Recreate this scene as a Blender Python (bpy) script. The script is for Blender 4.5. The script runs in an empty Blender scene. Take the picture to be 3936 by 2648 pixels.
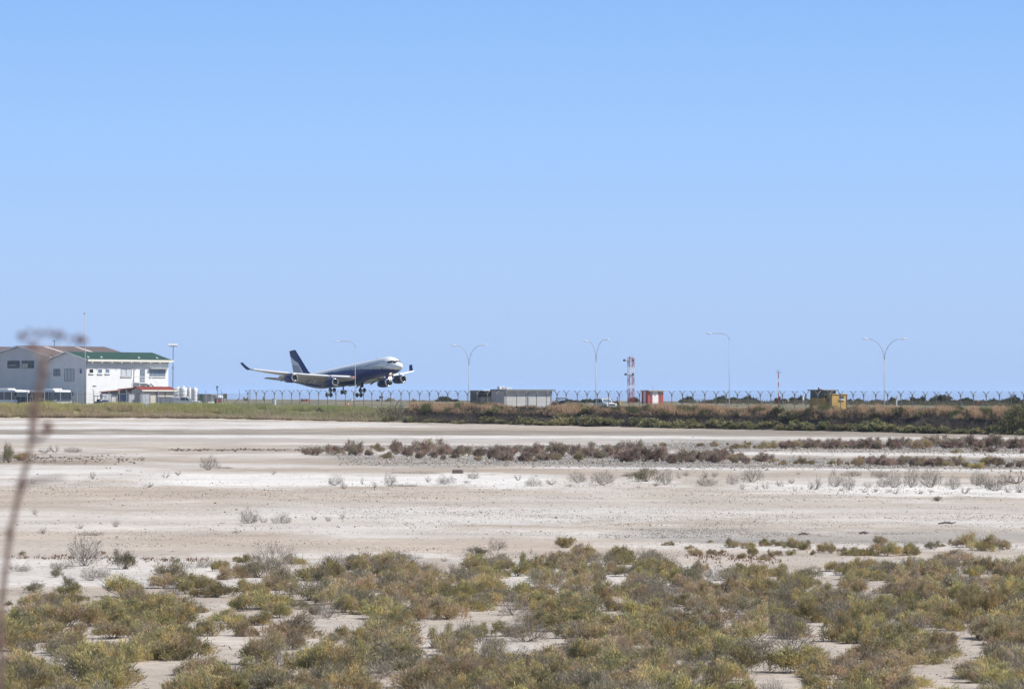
import bpy, math, random
import numpy as np
from mathutils import Matrix, Vector
R = math.radians
rnd = random.Random(7)
rng = np.random.default_rng(7)
S = bpy.context.scene

# ---------------------------------------------------------------- camera, sky, sun, exposure
FPX, CX, CY, HOR, ROLL, HC = 16400.0, 1968.0, 1324.0, 1512.0, R(0.15), 6.0
PIT = math.atan((HOR - CY) / FPX)
cF = np.array([0, math.cos(PIT), math.sin(PIT)])
r0 = np.array([1.0, 0, 0]); u0 = np.array([0, -math.sin(PIT), math.cos(PIT)])
cR = r0 * math.cos(ROLL) + u0 * math.sin(ROLL)
cU = -r0 * math.sin(ROLL) + u0 * math.cos(ROLL)
cam = bpy.data.cameras.new('camera'); co = bpy.data.objects.new('camera', cam)
S.collection.objects.link(co)
m = Matrix.Identity(4)
for i in range(3):
    m[i][0] = cR[i]; m[i][1] = cU[i]; m[i][2] = -cF[i]
m[2][3] = HC
co.matrix_world = m
cam.sensor_width = 36; cam.lens = FPX / 3936 * 36
cam.clip_start = 0.1; cam.clip_end = 120000
cam.dof.use_dof = True; cam.dof.focus_distance = 420; cam.dof.aperture_fstop = 11
S.camera = co
SUN_EL, SUN_AZ = 47.0, 103.0          # azimuth clockwise from +Y (the view direction)
W = bpy.data.worlds.new('World'); S.world = W; W.use_nodes = True
nt = W.node_tree
sky = nt.nodes.new('ShaderNodeTexSky'); sky.sky_type = 'NISHITA'; sky.sun_disc = False
sky.sun_elevation = R(SUN_EL); sky.sun_rotation = R(SUN_AZ)
sky.altitude = 0; sky.air_density = 1.0; sky.dust_density = 0.3; sky.ozone_density = 3.0
# low sky seen by the long lens: pale blue at the horizon, bluer upwards, then the Nishita sky above
tcw = nt.nodes.new('ShaderNodeTexCoord'); spw = nt.nodes.new('ShaderNodeSeparateXYZ'); nt.links.new(tcw.outputs['Generated'], spw.inputs[0])
mrw = nt.nodes.new('ShaderNodeMapRange'); mrw.inputs[1].default_value = 0.0; mrw.inputs[2].default_value = 0.1; nt.links.new(spw.outputs[2], mrw.inputs[0])
rw = nt.nodes.new('ShaderNodeValToRGB'); nt.links.new(mrw.outputs[0], rw.inputs[0])
EXP = 0.3
for i, (pos_, c_) in enumerate([(0.0, (.415, .575, .875)), (.13, (.44, .605, .915)), (.31, (.43, .625, .955)), (.61, (.362, .597, 1.0)), (.91, (.287, .522, .955)), (1.0, (.27, .50, .94))]):
    e_ = rw.color_ramp.elements[i] if i < 2 else rw.color_ramp.elements.new(pos_)
    e_.position = pos_; e_.color = (*[v / 2 ** EXP for v in c_], 1)
scw = nt.nodes.new('ShaderNodeVectorMath'); scw.operation = 'SCALE'; scw.inputs['Scale'].default_value = 0.075; nt.links.new(sky.outputs[0], scw.inputs[0])
mbw = nt.nodes.new('ShaderNodeMapRange'); mbw.inputs[1].default_value = 0.12; mbw.inputs[2].default_value = 0.35; nt.links.new(spw.outputs[2], mbw.inputs[0])
mxw = nt.nodes.new('ShaderNodeMix'); mxw.data_type = 'RGBA'; nt.links.new(mbw.outputs[0], mxw.inputs[0])
nt.links.new(rw.outputs[0], mxw.inputs[6]); nt.links.new(scw.outputs[0], mxw.inputs[7])
nt.links.new(mxw.outputs[2], nt.nodes['Background'].inputs[0]); nt.nodes['Background'].inputs[1].default_value = 1.0
sl = bpy.data.lights.new('sun', 'SUN'); so = bpy.data.objects.new('sun', sl); S.collection.objects.link(so)
sl.energy = 4.2; sl.angle = R(0.53); sl.color = (1.0, 0.955, 0.89)
sd = Vector((math.sin(R(SUN_AZ)) * math.cos(R(SUN_EL)), math.cos(R(SUN_AZ)) * math.cos(R(SUN_EL)), math.sin(R(SUN_EL))))
so.rotation_euler = (-sd).to_track_quat('-Z', 'Y').to_euler(); so.location = (0, 0, 60)
S.view_settings.view_transform = 'Standard'; S.view_settings.look = 'None'
S.view_settings.exposure = EXP; S.view_settings.gamma = 1.0
S.cycles.max_bounces = 6; S.cycles.volume_bounces = 1; S.cycles.transparent_max_bounces = 12

# ---------------------------------------------------------------- geometry of the view
def ray(px, py):
    return cF + (px - CX) / FPX * cR + (CY - py) / FPX * cU
def at(px, py, Y):                       # point on the ray at depth Y
    d = ray(px, py); t = Y / d[1]
    return np.array([d[0] * t, Y, HC + d[2] * t])
def proj(P):
    P = np.atleast_2d(P) - np.array([0, 0, HC])
    d = P @ cF
    return CX + FPX * (P @ cR) / d, CY - FPX * (P @ cU) / d
def smooth(a, b, x):
    t = np.clip((x - a) / (b - a), 0, 1); return t * t * (3 - 2 * t)

# value noise
_tab = rng.random((256, 256))
def vnoise(x, y):
    x = np.asarray(x, float); y = np.asarray(y, float)
    xi = np.floor(x).astype(int); yi = np.floor(y).astype(int)
    fx = x - xi; fy = y - yi
    fx = fx * fx * (3 - 2 * fx); fy = fy * fy * (3 - 2 * fy)
    a = _tab[xi % 256, yi % 256]; b = _tab[(xi + 1) % 256, yi % 256]
    c = _tab[xi % 256, (yi + 1) % 256]; d = _tab[(xi + 1) % 256, (yi + 1) % 256]
    return (a * (1 - fx) + b * fx) * (1 - fy) + (c * (1 - fx) + d * fx) * fy
def fbm(x, y, o=4):
    s = 0; a = 0.5; t = 0
    for k in range(o):
        s = s + a * vnoise(x * 2 ** k + 17.3 * k, y * 2 ** k + 5.1 * k); t += a; a *= 0.5
    return s / t

# the airfield stands on a bank; its foot runs along two straight lines meeting at F1
PLAT = 3.45
F1 = np.array([-52.0, 738.0]); N1 = np.array([0.094, 0.9956]); N2 = np.array([0.747, 0.664])
def bankd(X, Y):
    d1 = (X - F1[0]) * N1[0] + (Y - F1[1]) * N1[1]
    d2 = (X - F1[0]) * N2[0] + (Y - F1[1]) * N2[1]
    return np.maximum(d1, d2), d1, d2
COAST_N = np.array([0.747, 0.664]); COAST_D = 560.0
def height(X, Y):
    X = np.asarray(X, float); Y = np.asarray(Y, float)
    zl = 1.5 * np.clip((Y - 560) / 175, 0, 1.1)
    d, d1, d2 = bankd(X, Y)
    wig = (fbm(X * 0.12, Y * 0.12, 3) - 0.5) * 2.2
    z = zl + (PLAT - zl) * smooth(0, 6.0, d + wig * np.clip(1 - abs(d - 2) / 8, 0, 1))
    coast = smooth(COAST_D, COAST_D + 25, d2)
    z = z - coast * 6.0
    near = 1 - smooth(7, 32, Y)
    z = z + near * 4.3
    return z
def G(px, py):
    z = 0.0
    for k in range(14):
        d = ray(px, py); t = (z - HC) / d[2]
        Y = d[1] * t; X = d[0] * t
        z = 0.5 * z + 0.5 * float(height(X, Y)) if k > 2 else float(height(X, Y))
    return np.array([X, Y, z])
def onland(px, Y):
    X = (px - CX) / FPX * Y
    return np.array([X, Y, float(height(X, Y))])

# ---------------------------------------------------------------- object helpers
def link(o, parent=None):
    S.collection.objects.link(o)
    if parent is not None: o.parent = parent
    return o
def tag(o, label=None, cat=None, group=None, kind=None):
    if label: o['label'] = label
    if cat: o['category'] = cat
    if group: o['group'] = group
    if kind: o['kind'] = kind
    return o
def empty(name, loc=(0, 0, 0), rz=0.0):
    o = bpy.data.objects.new(name, None); o.location = loc; o.rotation_euler = (0, 0, rz)
    o.empty_display_size = 0.3
    return link(o)
class MB:
    def __init__(s): s.v = []; s.f = []; s.m = []
    def add(s, vs, fs, m=0):
        b = len(s.v); s.v += [tuple(float(c) for c in v) for v in vs]
        s.f += [tuple(b + i for i in f) for f in fs]; s.m += [m] * len(fs); return s
    def box(s, x0, x1, y0, y1, z0, z1, m=0, M=None):
        vs = [(x, y, z) for z in (z0, z1) for y in (y0, y1) for x in (x0, x1)]
        if M is not None: vs = [tuple(M @ Vector(v)) for v in vs]
        return s.add(vs, [(0, 2, 3, 1), (4, 5, 7, 6), (0, 1, 5, 4), (2, 6, 7, 3), (0, 4, 6, 2), (1, 3, 7, 5)], m)
    def rbox(s, x0, x1, y0, y1, z0, z1, b, m=0):        # box with chamfered vertical and top edges
        p = [(x0 + b, y0), (x1 - b, y0), (x1, y0 + b), (x1, y1 - b), (x1 - b, y1), (x0 + b, y1), (x0, y1 - b), (x0, y0 + b)]
        q = [(x0 + 2 * b, y0 + b), (x1 - 2 * b, y0 + b), (x1 - b, y0 + 2 * b), (x1 - b, y1 - 2 * b), (x1 - 2 * b, y1 - b), (x0 + 2 * b, y1 - b), (x0 + b, y1 - 2 * b), (x0 + b, y0 + 2 * b)]
        vs = [(a, c, z0) for a, c in p] + [(a, c, z1 - b) for a, c in p] + [(a, c, z1) for a, c in q]
        fs = [tuple(range(7, -1, -1)), tuple(range(16, 24))]
        for k in range(8):
            j = (k + 1) % 8
            fs += [(k, j, 8 + j, 8 + k), (8 + k, 8 + j, 16 + j, 16 + k)]
        return s.add(vs, fs, m)
    def prism(s, poly, a, b, axis='y', m=0):            # poly in the plane across the axis, extruded a..b
        n = len(poly)
        def mk(p, t):
            return {'y': (p[0], t, p[1]), 'x': (t, p[0], p[1]), 'z': (p[0], p[1], t)}[axis]
        vs = [mk(p, a) for p in poly] + [mk(p, b) for p in poly]
        fs = [tuple(range(n)), tuple(range(2 * n - 1, n - 1, -1))] + [(i, i + n, (i + 1) % n + n, (i + 1) % n) for i in range(n)]
        return s.add(vs, fs, m)
    def tube(s, pts, r, n=6, m=0, cap=True):
        pts = [Vector(p) for p in pts]
        rs = r if isinstance(r, (list, tuple)) else [r] * len(pts)
        vs = []; fs = []
        for i, p in enumerate(pts):
            d = (pts[min(i + 1, len(pts) - 1)] - pts[max(i - 1, 0)]).normalized()
            a = d.cross(Vector((0, 0, 1)) if abs(d.z) < 0.95 else Vector((1, 0, 0))).normalized(); b = d.cross(a)
            for k in range(n):
                t = 2 * math.pi * k / n
                vs.append(p + (a * math.cos(t) + b * math.sin(t)) * rs[i])
        for i in range(len(pts) - 1):
            for k in range(n):
                j = (k + 1) % n
                fs.append((i * n + k, i * n + j, (i + 1) * n + j, (i + 1) * n + k))
        if cap: fs += [tuple(range(n - 1, -1, -1)), tuple((len(pts) - 1) * n + k for k in range(n))]
        return s.add(vs, fs, m)
    def lathe(s, prof, n=16, m=0, c=(0, 0, 0), axis='z', caps=True):   # prof = (r, t)
        vs = []; fs = []
        for r, t in prof:
            for k in range(n):
                a = 2 * math.pi * k / n; x, y = r * math.cos(a), r * math.sin(a)
                p = (x, y, t) if axis == 'z' else ((t, x, y) if axis == 'x' else (x, t, y))
                vs.append((p[0] + c[0], p[1] + c[1], p[2] + c[2]))
        for i in range(len(prof) - 1):
            for k in range(n):
                j = (k + 1) % n; fs.append((i * n + k, i * n + j, (i + 1) * n + j, (i + 1) * n + k))
        if caps: fs += [tuple(range(n - 1, -1, -1)), tuple((len(prof) - 1) * n + k for k in range(n))]
        return s.add(vs, fs, m)
    def build(s, name, mats, parent=None, loc=(0, 0, 0), rz=0.0, smooth=False, col=None):
        me = bpy.data.meshes.new(name); me.from_pydata(s.v, [], s.f); 
        for mt in (mats if isinstance(mats, (list, tuple)) else [mats]): me.materials.append(mt)
        me.polygons.foreach_set('material_index', s.m)
        if smooth: me.polygons.foreach_set('use_smooth', [True] * len(s.f))
        if col is not None:
            ca = me.color_attributes.new('Col', 'FLOAT_COLOR', 'POINT')
            ca.data.foreach_set('color', np.concatenate([col, np.ones((len(col), 1))], 1).astype(np.float32).ravel())
        me.update()
        import bmesh as _b
        bm = _b.new(); bm.from_mesh(me); _b.ops.recalc_face_normals(bm, faces=bm.faces); bm.to_mesh(me); bm.free()
        o = bpy.data.objects.new(name, me); o.location = loc; o.rotation_euler = (0, 0, rz)
        return link(o, parent)
def npmesh(name, V, F, mat, col=None, parent=None, loc=(0, 0, 0), sm=False):   # V (n,3), F (m,4) or (m,3)
    me = bpy.data.meshes.new(name); k = F.shape[1]
    me.vertices.add(len(V)); me.vertices.foreach_set('co', V.astype(np.float32).ravel())
    me.loops.add(F.size); me.loops.foreach_set('vertex_index', F.astype(np.int32).ravel())
    me.polygons.add(len(F)); me.polygons.foreach_set('loop_start', np.arange(0, F.size, k, dtype=np.int32))
    me.polygons.foreach_set('loop_total', np.full(len(F), k, np.int32))
    if sm: me.polygons.foreach_set('use_smooth', np.ones(len(F), bool))
    me.materials.append(mat)
    if col is not None:
        ca = me.color_attributes.new('Col', 'FLOAT_COLOR', 'POINT')
        ca.data.foreach_set('color', np.concatenate([col, np.ones((len(col), 1))], 1).astype(np.float32).ravel())
    me.update(calc_edges=True); me.validate()
    o = bpy.data.objects.new(name, me); o.location = loc
    return link(o, parent)
def dup(o, loc=None, rz=None, scale=None):
    r = o.copy(); link(r)
    for k in list(r.keys()):
        if k in ('label', 'group', 'category'): pass
    if loc is not None: r.location = loc
    if rz is not None: r.rotation_euler = (0, 0, rz)
    if scale is not None: r.scale = scale
    for ch in list(o.children):
        c = ch.copy(); link(c, r)
        for g in list(ch.children): link(g.copy(), c)
    return r

# ---------------------------------------------------------------- materials
def mat(name, col, rough=0.7, metal=0.0, var=0.12, scale=3.0, spec=0.4, bump=0.0):
    mt = bpy.data.materials.new(name); mt.use_nodes = True; t = mt.node_tree; b = t.nodes['Principled BSDF']
    b.inputs['Roughness'].default_value = rough; b.inputs['Metallic'].default_value = metal
    b.inputs['Specular IOR Level'].default_value = spec
    tc = t.nodes.new('ShaderNodeTexCoord'); n = t.nodes.new('ShaderNodeTexNoise')
    n.inputs['Scale'].default_value = scale; n.inputs['Detail'].default_value = 5
    t.links.new(tc.outputs['Object'], n.inputs['Vector'])
    r = t.nodes.new('ShaderNodeMapRange'); r.inputs[1].default_value = 0.25; r.inputs[2].default_value = 0.75
    r.inputs[3].default_value = 1 - var; r.inputs[4].default_value = 1 + var
    t.links.new(n.outputs[0], r.inputs[0])
    mx = t.nodes.new('ShaderNodeVectorMath'); mx.operation = 'SCALE'; mx.inputs[0].default_value = col[:3]
    t.links.new(r.outputs[0], mx.inputs['Scale']); t.links.new(mx.outputs[0], b.inputs['Base Color'])
    if bump:
        bp = t.nodes.new('ShaderNodeBump'); bp.inputs['Strength'].default_value = bump; bp.inputs['Distance'].default_value = 0.05
        t.links.new(n.outputs[0], bp.inputs['Height']); t.links.new(bp.outputs[0], b.inputs['Normal'])
    return mt
def emat(name, col, st):
    mt = bpy.data.materials.new(name); mt.use_nodes = True; b = mt.node_tree.nodes['Principled BSDF']
    b.inputs['Base Color'].default_value = (0, 0, 0, 1); b.inputs['Emission Color'].default_value = (*col, 1)
    b.inputs['Emission Strength'].default_value = st; return mt
def ribbed(name, col, col2, axis, freq, rough=0.6, slot=0.5):
    mt = mat(name, col, rough, var=0.15, scale=1.2); t = mt.node_tree; b = t.nodes['Principled BSDF']
    tc = t.nodes.new('ShaderNodeTexCoord'); sp = t.nodes.new('ShaderNodeSeparateXYZ'); t.links.new(tc.outputs['Object'], sp.inputs[0])
    ml = t.nodes.new('ShaderNodeMath'); ml.operation = 'MULTIPLY'; ml.inputs[1].default_value = freq * 2 * math.pi
    t.links.new(sp.outputs[axis], ml.inputs[0]); sn = t.nodes.new('ShaderNodeMath'); sn.operation = 'SINE'; t.links.new(ml.outputs[0], sn.inputs[0])
    bp = t.nodes.new('ShaderNodeBump'); bp.inputs['Strength'].default_value = 1.0; bp.inputs['Distance'].default_value = 0.08
    t.links.new(sn.outputs[0], bp.inputs['Height']); t.links.new(bp.outputs[0], b.inputs['Normal'])
    src = b.inputs['Base Color'].links[0].from_socket
    mx = t.nodes.new('ShaderNodeMix'); mx.data_type = 'RGBA'; mr = t.nodes.new('ShaderNodeMapRange')
    mr.inputs[1].default_value = 0.2; mr.inputs[2].default_value = 0.9; mr.inputs[4].default_value = slot
    t.links.new(sn.outputs[0], mr.inputs[0]); t.links.new(mr.outputs[0], mx.inputs[0])
    t.links.new(src, mx.inputs[6]); mx.inputs[7].default_value = (*col2, 1); t.links.new(mx.outputs[2], b.inputs['Base Color'])
    return mt
def colmat(name, rough=0.8, hue=0.03, val=0.25, trans=0.0, spec=0.2):    # vertex colour with a per-object shift
    mt = bpy.data.materials.new(name); mt.use_nodes = True; t = mt.node_tree; b = t.nodes['Principled BSDF']
    b.inputs['Roughness'].default_value = rough; b.inputs['Specular IOR Level'].default_value = spec
    a = t.nodes.new('ShaderNodeVertexColor'); a.layer_name = 'Col'
    h = t.nodes.new('ShaderNodeHueSaturation'); oi = t.nodes.new('ShaderNodeObjectInfo')
    r1 = t.nodes.new('ShaderNodeMapRange'); r1.inputs[3].default_value = 0.5 - hue; r1.inputs[4].default_value = 0.5 + hue
    r2 = t.nodes.new('ShaderNodeMapRange'); r2.inputs[3].default_value = 1 + val; r2.inputs[4].default_value = 1 - val
    t.links.new(oi.outputs['Random'], r1.inputs[0])
    fr = t.nodes.new('ShaderNodeMath'); fr.operation = 'FRACT'; mm = t.nodes.new('ShaderNodeMath'); mm.operation = 'MULTIPLY'; mm.inputs[1].default_value = 7.31
    t.links.new(oi.outputs['Random'], mm.inputs[0]); t.links.new(mm.outputs[0], fr.inputs[0]); t.links.new(fr.outputs[0], r2.inputs[0])
    t.links.new(r1.outputs[0], h.inputs['Hue']); t.links.new(r2.outputs[0], h.inputs['Value']); t.links.new(a.outputs[0], h.inputs['Color'])
    t.links.new(h.outputs[0], b.inputs['Base Color'])
    if trans:
        tr = t.nodes.new('ShaderNodeBsdfTranslucent'); t.links.new(h.outputs[0], tr.inputs[0])
        ms = t.nodes.new('ShaderNodeMixShader'); ms.inputs[0].default_value = trans
        out = t.nodes['Material Output']; t.links.new(b.outputs[0], ms.inputs[1]); t.links.new(tr.outputs[0], ms.inputs[2]); t.links.new(ms.outputs[0], out.inputs[0])
    return mt
def glass(name, col=(0.03, 0.04, 0.05), rough=0.08):
    return mat(name, col, rough, var=0.3, scale=1.0, spec=0.8)

M = dict(
    white=mat('white_paint', (0.78, 0.78, 0.77), 0.45, var=0.05), render=mat('white_render', (0.72, 0.72, 0.71), 0.85, var=0.06, scale=0.6),
    hall=mat('pale_wall_paint', (0.60, 0.60, 0.60), 0.85, var=0.06, scale=0.4), trim=mat('cream_trim', (0.72, 0.69, 0.60), 0.6, var=0.05),
    brown_roof=ribbed('brown_roof_sheet', (0.20, 0.155, 0.145), (0.14, 0.115, 0.115), 0, 1.6), green_roof=ribbed('green_roof_sheet', (0.045, 0.105, 0.08), (0.035, 0.07, 0.06), 0, 1.8),
    red_roof=ribbed('red_roof_sheet', (0.33, 0.075, 0.06), (0.22, 0.05, 0.045), 0, 2.2), orange_roof=mat('orange_roof_sheet', (0.40, 0.13, 0.09), 0.7),
    cream=mat('cream_wall', (0.58, 0.53, 0.44), 0.85, var=0.08), block=mat('grey_block', (0.33, 0.32, 0.31), 0.9, var=0.15, scale=2),
    glass=glass('dark_glass'), glass2=glass('blue_glass', (0.16, 0.21, 0.27), 0.15), blind=mat('window_blind', (0.50, 0.54, 0.58), 0.5, var=0.06),
    frame=mat('window_frame', (0.18, 0.18, 0.18), 0.5), alu=mat('aluminium', (0.45, 0.46, 0.47), 0.4, 0.5), galv=mat('galvanised_steel', (0.20, 0.205, 0.205), 0.6, 0.2),
    lampgrey=mat('lamp_grey', (0.42, 0.425, 0.42), 0.55, 0.1), dark=mat('dark_metal', (0.035, 0.036, 0.04), 0.5), tyre=mat('tyre_rubber', (0.02, 0.02, 0.021), 0.85),
    skylight=mat('skylight_sheet', (0.62, 0.55, 0.50), 0.5), black=mat('black_fitting', (0.012, 0.012, 0.014), 0.6),
    concrete=mat('concrete', (0.42, 0.40, 0.37), 0.9, var=0.12), navyp=mat('navy_paint', (0.009, 0.030, 0.165), 0.35, var=0.08, scale=0.5, spec=0.3),
    lgrey=mat('light_grey_paint', (0.66, 0.665, 0.67), 0.35, var=0.06, scale=0.7), mgrey=mat('mid_grey_paint', (0.30, 0.31, 0.33), 0.45, var=0.08),
    slat=mat('white_slat', (0.90, 0.90, 0.90), 0.3, var=0.03), lip=mat('polished_lip', (0.78, 0.76, 0.72), 0.25, 0.8, var=0.05), fan=mat('fan_dark', (0.03, 0.03, 0.033), 0.5, 0.3),
    blue=mat('blue_paint', (0.02, 0.05, 0.20), 0.5), tarp=mat('blue_tarpaulin', (0.03, 0.055, 0.11), 0.6, var=0.4, scale=4), red=mat('red_paint', (0.42, 0.075, 0.07), 0.6, var=0.12),
    rust=mat('rust_red', (0.22, 0.07, 0.045), 0.8, var=0.3), dgreen=mat('dark_green_paint', (0.03, 0.055, 0.045), 0.7), yellow=mat('ochre_paint', (0.44, 0.29, 0.095), 0.85, var=0.14, scale=1.2),
    ypaint=mat('yellow_paint', (0.6, 0.42, 0.03), 0.6), orange=mat('orange_plastic', (0.75, 0.12, 0.03), 0.6), ctr=ribbed('ribbed_steel', (0.13, 0.135, 0.14), (0.09, 0.093, 0.097), 0, 4.0),
    pale=mat('pale_panel', (0.52, 0.51, 0.49), 0.7, var=0.05, scale=0.8), roofedge=mat('roof_edge', (0.20, 0.22, 0.225), 0.6), hutglass=mat('hut_glass', (0.07, 0.085, 0.075), 0.25, var=0.25),
    brownsign=mat('brown_board', (0.22, 0.20, 0.17), 0.8), mgrey2=mat('dark_grey_panel', (0.09, 0.10, 0.12), 0.4), stone=mat('pale_stone', (0.36, 0.34, 0.31), 0.9, var=0.3, scale=9), light=emat('landing_lamp', (1.0, 0.85, 0.55), 30), redlight=emat('red_lamp', (1.0, 0.15, 0.1), 2.5),
    bark=mat('dry_bark', (0.17, 0.145, 0.125), 0.9, var=0.3, scale=20), stem=mat('dry_stem', (0.40, 0.30, 0.26), 0.8, var=0.35, scale=14), seed=mat('seed_head', (0.20, 0.115, 0.085), 0.9, var=0.3, scale=60),
)

# ---------------------------------------------------------------- ground, sea
def ground():
    ys = [-60, -30, -10, 0, 4, 7, 10, 14, 18, 22, 26, 30, 34]
    y = 38.0
    while y < 1750:
        ys.append(y)
        st = 0.0042 * y if y < 545 or y > 800 else 0.9
        y += st
    ys = np.array(ys)
    us = np.concatenate([[-4, -2, -1, -0.6, -0.42], np.arange(-0.33, -0.15, 0.006), np.arange(-0.15, 0.15, 0.0009), np.arange(0.15, 0.331, 0.006), [0.42, 0.6, 1, 2, 4]])
    U, Yg = np.meshgrid(us, ys)
    Xg = U * (np.maximum(Yg, 0) * 0.92 + 40)
    Z = height(Xg, Yg)
    d, d1, d2 = bankd(Xg, Yg)
    # rough slope of the bank
    rough = np.clip(1 - abs(d - 3) / 6, 0, 1)
    Z = Z + rough * (fbm(Xg * 0.7, Yg * 0.7, 3) - 0.5) * 0.7
    Z = Z + (Yg > 40) * (d < 0) * (fbm(Xg * 0.25, Yg * 0.25, 3) - 0.5) * 0.10
    px, py = proj(np.stack([Xg.ravel(), np.maximum(Yg.ravel(), 20), np.zeros(Xg.size)], 1))
    lake = (Yg < 560)
    # measured place of each lake-bed vertex along and across the shore
    px = px.reshape(Xg.shape); pyl = proj(np.stack([Xg.ravel(), np.maximum(Yg.ravel(), 20), Z.ravel()], 1))[1].reshape(Xg.shape)
    py = np.clip(pyl, 1400, 2800)
    n1 = fbm(Xg * 0.06, Yg * 0.035, 4); n2 = fbm(Xg * 0.22 + 9, Yg * 0.10, 4); n3 = fbm(Xg * 0.8 + 3, Yg * 0.5 + 7, 3)
    n4 = fbm(Xg * 0.02 + 40, Yg * 0.25, 3); n5 = fbm(Xg * 0.09 + 70, Yg * 0.06 + 30, 5)
    sand = np.array([0.535, 0.465, 0.395]); salt = np.array([0.70, 0.665, 0.62]); tan = np.array([0.43, 0.352, 0.28])
    olive = np.array([0.30, 0.262, 0.215]); grav = np.array([0.28, 0.262, 0.24]); mudc = np.array([0.27, 0.21, 0.16])
    C = np.ones(Xg.shape + (3,)) * sand
    def lay(mask, col, a=1.0):
        nonlocal C
        mk = np.clip(mask * a, 0, 1)[..., None]; C = C * (1 - mk) + col * mk
    # broad mottling of salt crust and bare clay
    lay(smooth(0.49, 0.58, n1 * 0.5 + n2 * 0.35 + n3 * .15), salt, 0.55)
    lay(smooth(0.52, 0.61, 1 - (n2 * 0.5 + n4 * 0.35 + n3 * .15)), tan, 0.5)
    def strip(x0, x1, yl, yr, hw, col, a=1.0, soft=0.5, jag=1.0, fade=160, solid=False):
        t = np.clip((px - x0) / (x1 - x0), 0, 1)
        yc = yl + (yr - yl) * t + (n2 - 0.5) * hw * 1.5 * jag + (n3 - 0.5) * hw * 0.8 * jag
        mk = 1 - smooth(hw * (1 - soft), hw * (1 + soft), abs(py - yc))
        mk = mk * smooth(x0 - fade, x0 + fade, px) * (1 - smooth(x1 - fade, x1 + fade, px))
        mk = mk if solid else mk * np.clip(0.35 + 1.3 * n5, 0, 1)
        lay(mk, col, a)
    L0, R0 = -900, 4800
    strip(L0, R0, 1626, 1650, 13, sand * 0.9, 0.8)
    strip(L0, 1500, 1618, 1632, 6, salt, 0.9); strip(L0, 1700, 1640, 1640, 4, salt, 0.7)
    strip(L0, 1300, 1648, 1644, 4, salt, 0.9)
    strip(L0, 3300, 1661, 1661, 10, olive, 0.95, jag=0.4); strip(1300, R0, 1662, 1676, 9, olive, 0.8, jag=0.4)
    strip(1200, 2600, 1647, 1652, 5, tan, 0.8, jag=0.5)
    strip(L0, 2700, 1675, 1681, 6, salt, 1.0, jag=0.5); strip(2500, R0, 1683, 1690, 5, salt, 0.9, jag=0.5)
    strip(L0, R0, 1690, 1698, 9, np.array([0.47, 0.43, 0.395]), 0.7)
    strip(L0, 1300, 1705, 1706, 7, sand, 0.8); strip(1000, 2500, 1706, 1709, 3, salt, 0.8)
    # gravel bars
    strip(1150, 2500, 1718, 1716, 7, grav, 0.75); strip(1250, R0, 1765, 1788, 22, grav, 0.9); strip(2450, R0, 1712, 1732, 17, grav, 0.9)
    strip(1800, R0, 1735, 1755, 5, salt, 1.0, jag=0.4); strip(2500, R0, 1752, 1772, 6, tan, 0.5)
    strip(2000, R0, 1797, 1812, 4, salt, 0.95, jag=0.4)
    # brown mud humps to the left
    strip(L0, 620, 1752, 1770, 22, mudc, 0.55, jag=1.2); strip(L0, 500, 1772, 1776, 8, mudc, 0.6); strip(620, 1350, 1730, 1732, 5, mudc, 0.6, jag=0.5)
    strip(300, 1400, 1768, 1775, 14, tan, 0.7)
    strip(L0, 850, 1800, 1812, 14, salt, 0.85); strip(L0, 420, 1828, 1834, 9, salt, 0.8); strip(500, 1300, 1778, 1792, 5, salt, 0.6)
    strip(600, 2300, 1806, 1808, 8, tan, 0.8, jag=0.7); strip(2000, R0, 1818, 1830, 11, tan, 0.7)
    strip(560, 2150, 1842, 1846, 21, salt * 1.08, 1.0, jag=0.9, soft=.35, solid=True); strip(-100, 60, 1860, 1860, 14, salt, 0.9)
    strip(2850, R0, 1880, 1895, 22, salt * 1.08, 1.0, jag=1.0, soft=.35, solid=True)
    strip(L0, 1900, 1900, 1910, 34, tan * 1.12, 0.62); strip(1500, 3200, 1895, 1905, 28, sand, 0.6)
    strip(L0, 1000, 1935, 1945, 14, tan, 0.45)
    strip(L0, 1700, 1992, 2010, 32, salt, 0.62); strip(900, R0, 1960, 1975, 34, salt * 0.93, 0.45)
    strip(1200, R0, 1935, 1950, 12, sand * 0.93, 0.5)
    strip(1200, 2900, 2052, 2056, 14, salt, 0.7); strip(2400, R0, 2050, 2066, 22, grav * 1.25, 0.65)
    strip(2600, 3650, 2072, 2082, 8, grav * 1.1, 0.6)
    strip(500, 2500, 2090, 2098, 22, tan * 1.15, 0.6); strip(L0, 1200, 2060, 2070, 14, tan * 1.2, 0.45)
    strip(2300, R0, 2094, 2108, 12, salt, 0.55); strip(L0, 900, 2190, 2210, 60, salt * 0.95, 0.35)
    strip(L0, R0, 2420, 2440, 90, sand * 0.95, 0.5); strip(L0, R0, 2610, 2610, 110, sand * 0.88, 0.6)
    # bank and airfield
    bank = smooth(-0.6, 1.0, d + (n3 - 0.5) * 2)
    earth = np.array([0.20, 0.155, 0.115])
    lay(bank, earth)
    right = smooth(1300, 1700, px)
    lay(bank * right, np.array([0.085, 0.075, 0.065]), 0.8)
    lay(bank * (1 - smooth(1150, 1350, px)), np.array([0.30, 0.27, 0.15]), 0.9); lay(bank * (1 - right) * smooth(0.45, 0.6, n3), np.array([0.26, 0.27, 0.12]), 0.7)
    top = smooth(5.5, 8.5, d)
    field = np.array([0.24, 0.205, 0.13]); fgreen = np.array([0.165, 0.17, 0.095]); straw = np.array([0.36, 0.31, 0.24])
    lay(top, field); lay(top * smooth(0.42, 0.6, fbm(Xg * 0.04, Yg * 0.012, 4)), fgreen, 0.8)
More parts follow.
